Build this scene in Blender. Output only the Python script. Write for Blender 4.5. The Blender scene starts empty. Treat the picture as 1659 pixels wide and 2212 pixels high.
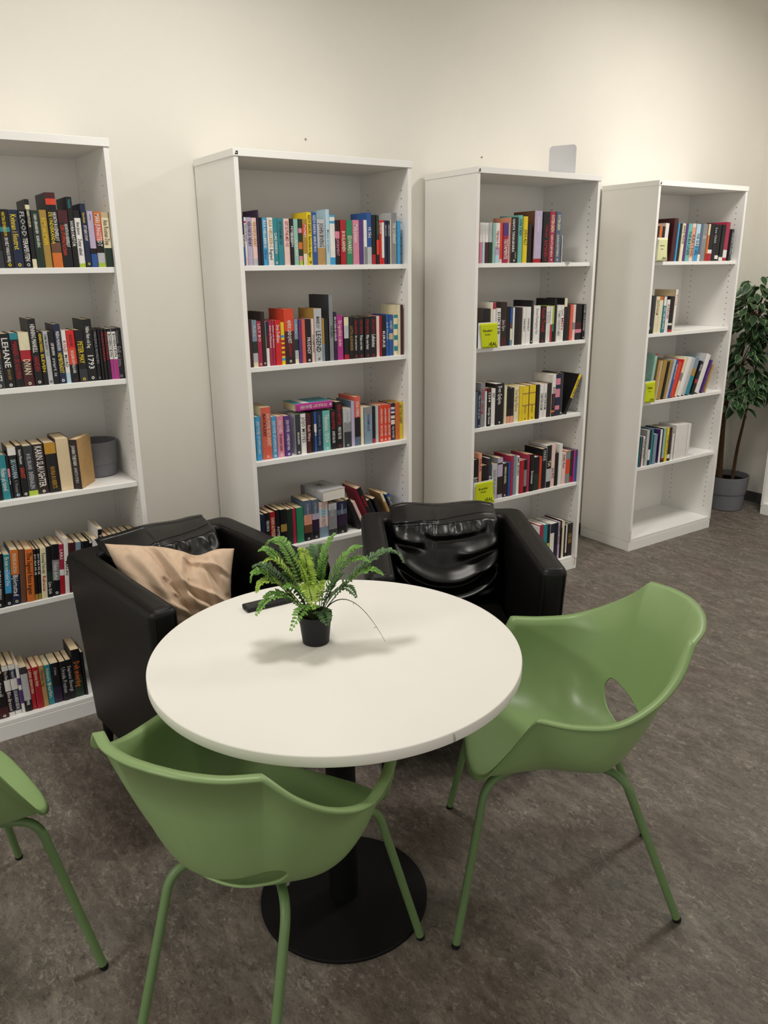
import bpy, bmesh, math, random
import numpy as np
from mathutils import Vector, Matrix
random.seed(7)
C = bpy.context.scene.collection
SC = bpy.context.scene
PI = math.pi

# ------------------------------------------------------------------ camera, light, exposure
cam = bpy.data.cameras.new('camera')
cam.sensor_fit = 'VERTICAL'; cam.sensor_height = 36.0
cam.lens = 1713.35 * 36.0 / 2212.0
cam.clip_start = 0.02
camo = bpy.data.objects.new('camera', cam); C.objects.link(camo)
def cam_matrix(yaw, pitch, roll, loc):
    cy, sy, cp, sp = math.cos(yaw), math.sin(yaw), math.cos(pitch), math.sin(pitch)
    f = Vector((sy*cp, cy*cp, -sp)); r = Vector((cy, -sy, 0)); u = r.cross(f)
    cr, sr = math.cos(roll), math.sin(roll)
    r2 = cr*r + sr*u; u2 = -sr*r + cr*u
    m = Matrix((r2, u2, -f)).transposed().to_4x4(); m.translation = loc
    return m
camo.matrix_world = cam_matrix(0.5917, 0.2999, -0.0121, (-1.4114, -2.9040, 1.6563))
SC.camera = camo

world = bpy.data.worlds.new('room_ambience'); SC.world = world
world.use_nodes = True
bg = world.node_tree.nodes['Background']
bg.inputs[0].default_value = (1.0, 0.965, 0.90, 1); bg.inputs[1].default_value = 0.50

CEIL = 3.3
LIGHTS = [  # x, y, size x, size y, watts, spread in degrees
    (-0.32, -0.76, .4, .4, 14, 150),
    (2.55, -1.00, .6, .6, 26, 170),
    (-2.6, -1.40, .6, .6, 6, 170),
    (-4.3, -1.80, .6, 1.2, 44, 170),  # added fill far to the left, brightens bookcase sides and wall
    (2.2, -3.6, .6, .6, 9, 170),
]
for (lx, ly, sx, sy, w, sp) in LIGHTS:
    l = bpy.data.lights.new('ceiling_lamp_or_fill', 'AREA'); l.shape = 'RECTANGLE'; l.size = sx; l.size_y = sy
    l.energy = w; l.color = (1.0, 0.965, 0.90); l.spread = math.radians(sp)
    o = bpy.data.objects.new('ceiling_lamp_or_fill', l); C.objects.link(o); o.location = (lx, ly, CEIL-0.03)

SC.view_settings.view_transform = 'Standard'
SC.view_settings.look = 'None'
SC.view_settings.gamma = 1.0
SC.view_settings.use_curve_mapping = False
SC.view_settings.exposure = 0.64

# ------------------------------------------------------------------ materials
def lin(h):
    v = [int(h[i:i+2], 16)/255 for i in (0, 2, 4)]
    return tuple(c/12.92 if c <= .04045 else ((c+.055)/1.055)**2.4 for c in v)
MATS = {}
def mat(name, hexcol, rough=.5, spec=.5, var=.06, nscale=40, bump=0, bscale=400, metal=0, coat=0):
    """principled surface with a little procedural tone variation and optional grain"""
    if name in MATS: return MATS[name]
    m = bpy.data.materials.new(name); m.use_nodes = True
    nt = m.node_tree; b = nt.nodes['Principled BSDF']
    c = lin(hexcol)
    n = nt.nodes.new('ShaderNodeTexNoise'); n.inputs['Scale'].default_value = nscale; n.inputs['Detail'].default_value = 3
    tc = nt.nodes.new('ShaderNodeTexCoord'); nt.links.new(tc.outputs['Object'], n.inputs['Vector'])
    r = nt.nodes.new('ShaderNodeValToRGB')
    r.color_ramp.elements[0].position = .3; r.color_ramp.elements[1].position = .7
    r.color_ramp.elements[0].color = (*[x*(1-var) for x in c], 1); r.color_ramp.elements[1].color = (*[min(1, x*(1+var)) for x in c], 1)
    nt.links.new(n.outputs['Fac'], r.inputs['Fac']); nt.links.new(r.outputs['Color'], b.inputs['Base Color'])
    b.inputs['Roughness'].default_value = rough; b.inputs['Specular IOR Level'].default_value = spec; b.inputs['Metallic'].default_value = metal
    if coat: b.inputs['Coat Weight'].default_value = coat
    if bump:
        n2 = nt.nodes.new('ShaderNodeTexNoise'); n2.inputs['Scale'].default_value = bscale; n2.inputs['Detail'].default_value = 4
        nt.links.new(tc.outputs['Object'], n2.inputs['Vector'])
        bp = nt.nodes.new('ShaderNodeBump'); bp.inputs['Strength'].default_value = bump; bp.inputs['Distance'].default_value = .002
        nt.links.new(n2.outputs['Fac'], bp.inputs['Height']); nt.links.new(bp.outputs['Normal'], b.inputs['Normal'])
    MATS[name] = m; return m

M_WALL = mat('painted_wall', 'e9e5dc', .85, .2, .012, 3, .25, 260)
M_CEIL = mat('ceiling_paint', 'ebe8e0', .9, .2, .01, 3)
M_WHITE = mat('white_laminate', 'efede9', .42, .4, .01, 6, .04, 300)
M_EDGE = mat('white_edge_band', 'f0efec', .4, .4, .01, 6)
M_TABLE = mat('white_table_laminate', 'eae7e0', .5, .3, .008, 5, .03, 500)
M_HOLE = mat('peg_hole_dark', '2b2722', .8, .2)
M_GREEN = mat('green_plastic', '86a16a', .38, .5, .02, 8, .04, 900)
M_GREENT = mat('green_painted_steel', '647f50', .42, .45, .02, 20)
M_RUBBER = mat('black_rubber', '101010', .7, .3)
M_LEATHER = mat('black_leather', '080707', .46, .35, .15, 60, .06, 320)
M_LEATHER2 = mat('soft_black_leather', '080808', .36, .5, .15, 60, .05, 260)
M_SEAM = mat('black_thread', '040404', .8, .2)
M_BLACK = mat('black_powder_coat', '060607', .5, .25, .1, 60, .08, 700)
M_CLOTH = mat('beige_cotton', 'd2b89f', .95, .1, .07, 30, .5, 900)
M_POT = mat('black_plastic_pot', '17171a', .55, .35, .1, 40)
M_SOIL = mat('dark_soil', '14100c', .95, .1, .4, 80, .8, 150)
M_GPOT = mat('grey_stoneware', '74757a', .75, .3, .05, 60, .1, 600)
M_FR = [mat('fern_green', '78a84c', .5, .4, .25, 60), mat('fern_light_green', 'a9c455', .5, .4, .2, 60), mat('fern_dark_green', '5c7d50', .5, .4, .25, 60)]
M_STEM = mat('fern_stem', '43532c', .6, .3)
M_DSTEM = mat('bare_dark_stem', '1d241c', .7, .3)
M_LEAF = mat('fig_leaf', '223f24', .45, .45, .35, 25)
M_LEAFE = mat('fig_leaf_edge', '76905f', .5, .4, .2, 25)
M_BARK = mat('brown_bark', '4a3623', .85, .2, .3, 60, .6, 120)
M_PLEXI = mat('white_acrylic', 'e2e2e6', .25, .5, .01, 5)
M_SIGN = mat('yellow_green_paper', 'c3cd20', .8, .2, .03, 12)
M_PSIGN = mat('pale_yellow_paper', 'd9d9a8', .8, .2, .03, 12)
M_INK = mat('black_ink', '1b1b18', .7, .2)
M_BASEB = mat('dark_baseboard', '4b4a48', .6, .3, .05, 20)

def floor_material():
    m = bpy.data.materials.new('marbled_linoleum'); m.use_nodes = True
    nt = m.node_tree; b = nt.nodes['Principled BSDF']; L = nt.links.new
    def N(t): return nt.nodes.new(t)
    tc = N('ShaderNodeTexCoord')
    def noise(scale, detail, rough, sx=1, sy=1, dist=0, rot=0):
        mp = N('ShaderNodeMapping'); mp.inputs['Scale'].default_value = (sx, sy, 1); mp.inputs['Rotation'].default_value = (0, 0, rot)
        n = N('ShaderNodeTexNoise'); n.inputs['Scale'].default_value = scale; n.inputs['Detail'].default_value = detail
        n.inputs['Roughness'].default_value = rough; n.inputs['Distortion'].default_value = dist
        L(tc.outputs['Object'], mp.inputs['Vector']); L(mp.outputs['Vector'], n.inputs['Vector']); return n
    def ramp(n, stops):
        r = N('ShaderNodeValToRGB'); e = r.color_ramp.elements
        e[0].position, e[0].color = stops[0][0], (*stops[0][1], 1); e[1].position, e[1].color = stops[-1][0], (*stops[-1][1], 1)
        for p, c in stops[1:-1]:
            x = e.new(p); x.color = (*c, 1)
        L(n.outputs['Fac'], r.inputs['Fac']); return r
    def mix(mode, fac, a, bb):
        x = N('ShaderNodeMix'); x.data_type = 'RGBA'; x.blend_type = mode
        if isinstance(fac, float): x.inputs['Factor'].default_value = fac
        else: L(fac, x.inputs['Factor'])
        L(a, x.inputs['A']); L(bb, x.inputs['B']); return x.outputs['Result']
    base = ramp(noise(9, 12, .74, 2.4, .9, .5, .12), [(.30, lin('40382f')), (.5, lin('6b625a')), (.70, lin('948a7f'))])
    hue = ramp(noise(2.2, 3, .5, 1.4, 1), [(.3, lin('5d4f4a')), (.5, lin('6a635a')), (.7, lin('62645c'))])
    col = mix('MIX', .35, base.outputs['Color'], hue.outputs['Color'])
    curl = ramp(noise(44, 10, .76, 1.5, .9, .9, .12), [(.52, (0, 0, 0)), (.66, (1, 1, 1))])
    lightc = N('ShaderNodeRGB'); lightc.outputs[0].default_value = (*lin('b3aa9e'), 1)
    f1 = N('ShaderNodeMath'); f1.operation = 'MULTIPLY'; f1.inputs[1].default_value = .75
    clus = ramp(noise(5.5, 5, .6, 1.6, 1, .4), [(.38, (.15, .15, .15)), (.62, (1, 1, 1))])
    L(mix('MULTIPLY', 1.0, curl.outputs['Color'], clus.outputs['Color']), f1.inputs[0])
    col = mix('MIX', f1.outputs[0], col, lightc.outputs[0])
    dk = ramp(noise(48, 10, .76, 1.5, .9, .9, .12), [(.52, (0, 0, 0)), (.66, (1, 1, 1))])
    darkc = N('ShaderNodeRGB'); darkc.outputs[0].default_value = (*lin('332c27'), 1)
    f2 = N('ShaderNodeMath'); f2.operation = 'MULTIPLY'; f2.inputs[1].default_value = .7
    L(dk.outputs['Color'], f2.inputs[0])
    col = mix('MIX', f2.outputs[0], col, darkc.outputs[0])
    fine = ramp(noise(260, 3, .6), [(.3, (.82, .82, .82)), (.7, (1.12, 1.12, 1.12))])
    col = mix('MULTIPLY', 1.0, col, fine.outputs['Color'])
    L(col, b.inputs['Base Color'])
    b.inputs['Roughness'].default_value = .55; b.inputs['Specular IOR Level'].default_value = .35
    return m
M_FLOOR = floor_material()

def drilled_material():
    """white laminate with two rows of shelf-pin holes on the inner face"""
    m = mat('white_laminate_drilled', 'efede9', .42, .4, .01, 6, .04, 300); nt = m.node_tree; b = nt.nodes['Principled BSDF']; L = nt.links.new
    tc = nt.nodes.new('ShaderNodeTexCoord'); sp = nt.nodes.new('ShaderNodeSeparateXYZ'); L(tc.outputs['Object'], sp.inputs[0])
    def M(op, a, b_=None, c=None):
        n = nt.nodes.new('ShaderNodeMath'); n.operation = op
        for i, v in enumerate((a, b_, c)):
            if v is None: continue
            if isinstance(v, (int, float)): n.inputs[i].default_value = v
            else: L(v, n.inputs[i])
        return n.outputs[0]
    y = sp.outputs['Y']; z = sp.outputs['Z']; x = sp.outputs['X']
    dz = M('SUBTRACT', M('PINGPONG', M('SUBTRACT', z, .14), .016), 0.0)
    d1 = M('SQRT', M('ADD', M('POWER', dz, 2), M('POWER', M('SUBTRACT', y, .05), 2)))
    d2 = M('SQRT', M('ADD', M('POWER', dz, 2), M('POWER', M('SUBTRACT', y, .31), 2)))
    hole = M('LESS_THAN', M('MINIMUM', d1, d2), .0029)
    hole = M('MULTIPLY', hole, M('GREATER_THAN', x, .01)); hole = M('MULTIPLY', hole, M('LESS_THAN', x, .79))
    hole = M('MULTIPLY', hole, M('GREATER_THAN', z, .12)); hole = M('MULTIPLY', hole, M('LESS_THAN', z, 1.99))
    old = b.inputs['Base Color'].links[0].from_socket
    mx = nt.nodes.new('ShaderNodeMix'); mx.data_type = 'RGBA'; L(hole, mx.inputs['Factor']); L(old, mx.inputs['A']); mx.inputs['B'].default_value = (*lin('2b2722'), 1)
    L(mx.outputs['Result'], b.inputs['Base Color']); return m
M_DRILL = drilled_material()

def page_material():
    m = bpy.data.materials.new('paper_pages'); m.use_nodes = True
    nt = m.node_tree; b = nt.nodes['Principled BSDF']
    tc = nt.nodes.new('ShaderNodeTexCoord'); w = nt.nodes.new('ShaderNodeTexWave'); w.bands_direction = 'X'
    w.inputs['Scale'].default_value = 260; w.inputs['Distortion'].default_value = 1.5; w.inputs['Detail'].default_value = 2
    r = nt.nodes.new('ShaderNodeValToRGB'); r.color_ramp.elements[0].color = (*lin('cdb590'), 1); r.color_ramp.elements[1].color = (*lin('e6d3b0'), 1)
    nt.links.new(tc.outputs['Object'], w.inputs['Vector']); nt.links.new(w.outputs['Fac'], r.inputs['Fac']); nt.links.new(r.outputs['Color'], b.inputs['Base Color'])
    b.inputs['Roughness'].default_value = .9
    return m
M_PAGE = page_material()
M_WPAGE = mat('white_pages', 'e4dfd5', .9, .2, .03, 200)

# ------------------------------------------------------------------ mesh helpers
class MB:
    """collects vertices and faces, builds ONE mesh object"""
    def __init__(s): s.v = []; s.f = []; s.m = []; s.mats = []
    def mi(s, m):
        if m not in s.mats: s.mats.append(m)
        return s.mats.index(m)
    def add(s, vs, fs, m):
        o = len(s.v); s.v += [tuple(v) for v in vs]; k = s.mi(m)
        s.f += [tuple(i+o for i in f) for f in fs]; s.m += [k]*len(fs)
    def box(s, a, b, m):
        (x0, y0, z0), (x1, y1, z1) = a, b
        s.add([(x0,y0,z0),(x1,y0,z0),(x1,y1,z0),(x0,y1,z0),(x0,y0,z1),(x1,y0,z1),(x1,y1,z1),(x0,y1,z1)],
              [(0,3,2,1),(4,5,6,7),(0,1,5,4),(1,2,6,5),(2,3,7,6),(3,0,4,7)], m)
    def lathe(s, prof, m, n=48, c=(0, 0, 0), cap=True):
        o = len(prof); vs = []; fs = []
        for i in range(n):
            a = 2*PI*i/n
            vs += [(c[0]+r*math.cos(a), c[1]+r*math.sin(a), c[2]+z) for r, z in prof]
        for i in range(n):
            j = (i+1) % n
            for k in range(o-1): fs.append((i*o+k, j*o+k, j*o+k+1, i*o+k+1))
        if cap:
            fs.append(tuple(i*o for i in range(n))[::-1]); fs.append(tuple(i*o+o-1 for i in range(n)))
        s.add(vs, fs, m)
    def tube(s, pts, r, m, n=12, cap=True):
        pts = [Vector(p) for p in pts]; rs = r if isinstance(r, (list, tuple)) else [r]*len(pts)
        vs = []; fs = []; up = None
        for i, p in enumerate(pts):
            t = (pts[min(i+1, len(pts)-1)] - pts[max(i-1, 0)]).normalized()
            if up is None:
                up = Vector((0, 0, 1)) if abs(t.z) < .9 else Vector((1, 0, 0))
            a = (up - t*up.dot(t)).normalized(); up = a; b = t.cross(a)
            vs += [p + rs[i]*(math.cos(2*PI*k/n)*a + math.sin(2*PI*k/n)*b) for k in range(n)]
        for i in range(len(pts)-1):
            for k in range(n):
                l = (k+1) % n; fs.append((i*n+k, i*n+l, (i+1)*n+l, (i+1)*n+k))
        if cap: fs += [tuple(range(n))[::-1], tuple(range((len(pts)-1)*n, len(pts)*n))]
        s.add(vs, fs, m)
    def mesh(s, name):
        me = bpy.data.meshes.new(name); me.from_pydata(s.v, [], s.f); me.update()
        for m in s.mats: me.materials.append(m)
        me.polygons.foreach_set('material_index', s.m)
        return me
    def build(s, name, parent=None, smooth=False, bevel=0, seg=2, angle=40):
        me = s.mesh(name)
        if smooth:
            me.polygons.foreach_set('use_smooth', [True]*len(me.polygons))
            if smooth == 'angle': me.set_sharp_from_angle(angle=math.radians(angle))
        o = bpy.data.objects.new(name, me); C.objects.link(o)
        if parent: o.parent = parent
        if bevel:
            md = o.modifiers.new('bevel', 'BEVEL'); md.width = bevel; md.segments = seg; md.limit_method = 'ANGLE'
        return o
def tag(o, label=None, cat=None, group=None, kind=None):
    if label: o['label'] = label
    if cat: o['category'] = cat
    if group: o['group'] = group
    if kind: o['kind'] = kind
    return o
def empty(name, loc=(0, 0, 0), rz=0):
    o = bpy.data.objects.new(name, None); C.objects.link(o); o.location = loc; o.rotation_euler = (0, 0, rz); o.empty_display_size = .05
    return o
def copy_tree(o, parent=None):
    c = o.copy(); C.objects.link(c)
    if parent: c.parent = parent
    for ch in [k for k in o.children]: copy_tree(ch, c)
    return c
def bez(p0, p1, p2, n):
    p0, p1, p2 = Vector(p0), Vector(p1), Vector(p2)
    return [p0*(1-t)**2 + p1*2*t*(1-t) + p2*t*t for t in [i/n for i in range(n+1)]]
def rounded_path(pts, r, n=6):
    """polyline with its inner corners replaced by arcs"""
    P = [Vector(p) for p in pts]; out = [P[0]]
    for i in range(1, len(P)-1):
        a = (P[i-1]-P[i]); b = (P[i+1]-P[i]); d = min(r, a.length*.45, b.length*.45)
        q0 = P[i]+a.normalized()*d; q2 = P[i]+b.normalized()*d
        out += bez(q0, P[i], q2, n)
    out.append(P[-1]); return out
TXT = {}
def text_geo(body):
    """flat letters as vertices and faces, normalised to cap height 1"""
    if body in TXT: return TXT[body]
    cu = bpy.data.curves.new('letters', 'FONT'); cu.body = body; cu.resolution_u = 1; cu.fill_mode = 'FRONT'; cu.size = 1.0; cu.offset = .012
    ob = bpy.data.objects.new('letters', cu)
    me = bpy.data.meshes.new_from_object(ob)
    vs = [tuple(v.co) for v in me.vertices]; fs = [tuple(p.vertices) for p in me.polygons]
    bpy.data.objects.remove(ob); bpy.data.curves.remove(cu); bpy.data.meshes.remove(me)
    if not vs: TXT[body] = ([], [], 0, 0); return TXT[body]
    x0 = min(v[0] for v in vs); x1 = max(v[0] for v in vs)
    vs = [((v[0]-x0)/.7, v[1]/.7) for v in vs]
    TXT[body] = (vs, fs, (x1-x0)/.7, 1.0); return TXT[body]
# ------------------------------------------------------------------ the room
YB = 0.40; XR = 3.87; XL = -6.0; YF = -6.5
def struct(name, a, b, m):
    k = MB(); k.box(a, b, m); return tag(k.build(name), kind='structure')
struct('floor', (XL, YF, -.1), (XR+.1, YB+.1, 0), M_FLOOR)
wb = struct('wall_back', (XL, YB, 0), (XR+.1, YB+.1, CEIL), M_WALL)
struct('wall_right', (XR, YF, 0), (XR+.1, YB, CEIL), M_WALL)
struct('ceiling', (XL, YF, CEIL), (XR+.1, YB+.1, CEIL+.1), M_CEIL)
struct('baseboard_back', (XL, YB-.006, 0), (XR, YB, .075), M_BASEB)
struct('baseboard_right', (XR-.006, YF, 0), (XR, YB-.006, .075), M_BASEB)
for (x, z) in ((.422, 2.188), (1.425, 2.175)):  # screw holes in the wall, drawn as small raised grey discs
    k = MB(); k.lathe([(.0042, 0), (.0042, .003), (.002, .004)], mat('screw_hole_grey', '8d867a', .6), 12)
    o = k.build('screw_hole', wb); o.location = (x, YB, z); o.rotation_euler = (PI/2, 0, 0)

# ------------------------------------------------------------------ bookcases
BW, BD, BH, ST = .80, .385, 2.075, .018
SHELVES = [.075, .509, .895, 1.280, 1.666]
def bookcase(x, label, shelves=SHELVES, loc=None, rz=0, depth=BD, group='white bookcases along the wall'):
    root = empty('bookcase', loc or (x, 0, 0), rz); tag(root, label, 'bookcase', group)
    def bx(name, a, b, m=M_WHITE, bev=.0008):
        k = MB(); k.box(a, b, m); return k.build(name, root, bevel=bev, seg=1)
    bx('side_panel', (0, 0, .06), (ST, depth, BH-.026), M_DRILL); bx('side_panel', (BW-ST, 0, .06), (BW, depth, BH-.026), M_DRILL)
    bx('top_panel', (-.003, -.003, BH-.026), (BW+.003, depth, BH), M_EDGE)
    bx('back_panel', (ST, depth-.012, .06), (BW-ST, depth-.002, BH-.026))
    bx('plinth', (0.001, .002, 0), (BW-.001, depth-.001, .0585), M_EDGE)
    for i, z in enumerate(shelves):
        y0 = .004 if i == 0 else .015
        bx('shelf', (ST+.0004, y0, z-(.015 if i == 0 else .019)), (BW-ST-.0004, depth-.0125, z), M_EDGE)
    return root
BX = [-1.349, -.1007, 1.0592, 2.3078]
bcs = [bookcase(BX[0], 'white bookcase cut off by the left edge of the photo, grey pot inside'),
       bookcase(BX[1], 'white bookcase between the two black armchairs, filled with colourful books', [.075, .500, .895, 1.280, 1.666]),
       bookcase(BX[2], 'white bookcase behind the right armchair, white bookend standing on its top'),
       bookcase(BX[3], 'white bookcase next to the potted tree, its bottom shelf empty')]
bookcase(0, 'white bookcase edge at the right side of the photo, against the right wall', [.075, .42, .80, 1.2, 1.6], (3.645, -.02, 0), -PI/2, .22)
for i in (1, 2, 3):
    k = MB(); k.add([(0,0,0),(.012,0,0),(.012,0,.013),(.004,0,.011)], [(0,1,2,3)], M_INK)
    k.add([(.003,-.0002,.004),(.008,-.0002,.004),(.006,-.0002,.009)], [(0,1,2)], M_WHITE)
    o = k.build('sticker', bcs[i]); o.location = (.004, -.0036, BH-.021); tag(o, 'small black corner sticker')
k = MB(); k.box((0, -.0004, .062), (.0025, 0, .13), mat('red_pen', '9c2a2a', .6)); k.build('pen_mark', bcs[3]).location = (.002, 0, 0)

# ------------------------------------------------------------------ books
PAL = dict(bk='141317', dg='34353b', nv='1b2542', bl='2a5598', sk='3f9bcd', lb='b3d1df', te='2b8490', tq='6bb3ab', sf='93bcaf', gn='2c8560', dk='1f3226',
  lm='a9c043', ye='e3c726', mu='a5853f', go='b98a2b', og='d06f2e', co='d5604f', sa='dd9a80', rd='a91f2b', br='cf2527', cr='a32a48', mr='471a20', mg='b03388',
  pk='d4849b', pp='e6c6bf', pu='543478', dp='2c1c3a', lv='b7abc6', wh='e4e1dd', cm='e2d9b8', be='c3ae8a', tn='b28d58', bn='6a4733', dbn='2b1d1a', gr='85868a',
  lg='b9babd', sl='55647a', gb='7b92a3')
PAL['or'] = 'd6452c'
CN = dict(bk='black', dg='charcoal', nv='navy', bl='blue', sk='sky blue', lb='pale blue', te='teal', tq='turquoise', sf='pale green', gn='green', dk='dark green',
  lm='lime', ye='yellow', mu='mustard', go='gold', og='orange', co='coral', sa='salmon', rd='red', br='bright red', cr='crimson', mr='maroon', mg='magenta',
  pk='pink', pp='pale pink', pu='purple', dp='dark purple', lv='lavender', wh='white', cm='cream', be='beige', tn='tan', bn='brown', dbn='dark brown', gr='grey',
  lg='light grey', sl='slate blue', gb='grey-blue')
CN['or'] = 'red-orange'
def pm(c): return mat('book_' + CN[c].replace(' ', '_').replace('-', '_'), PAL[c], .42, .45, .07, 35)
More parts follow.
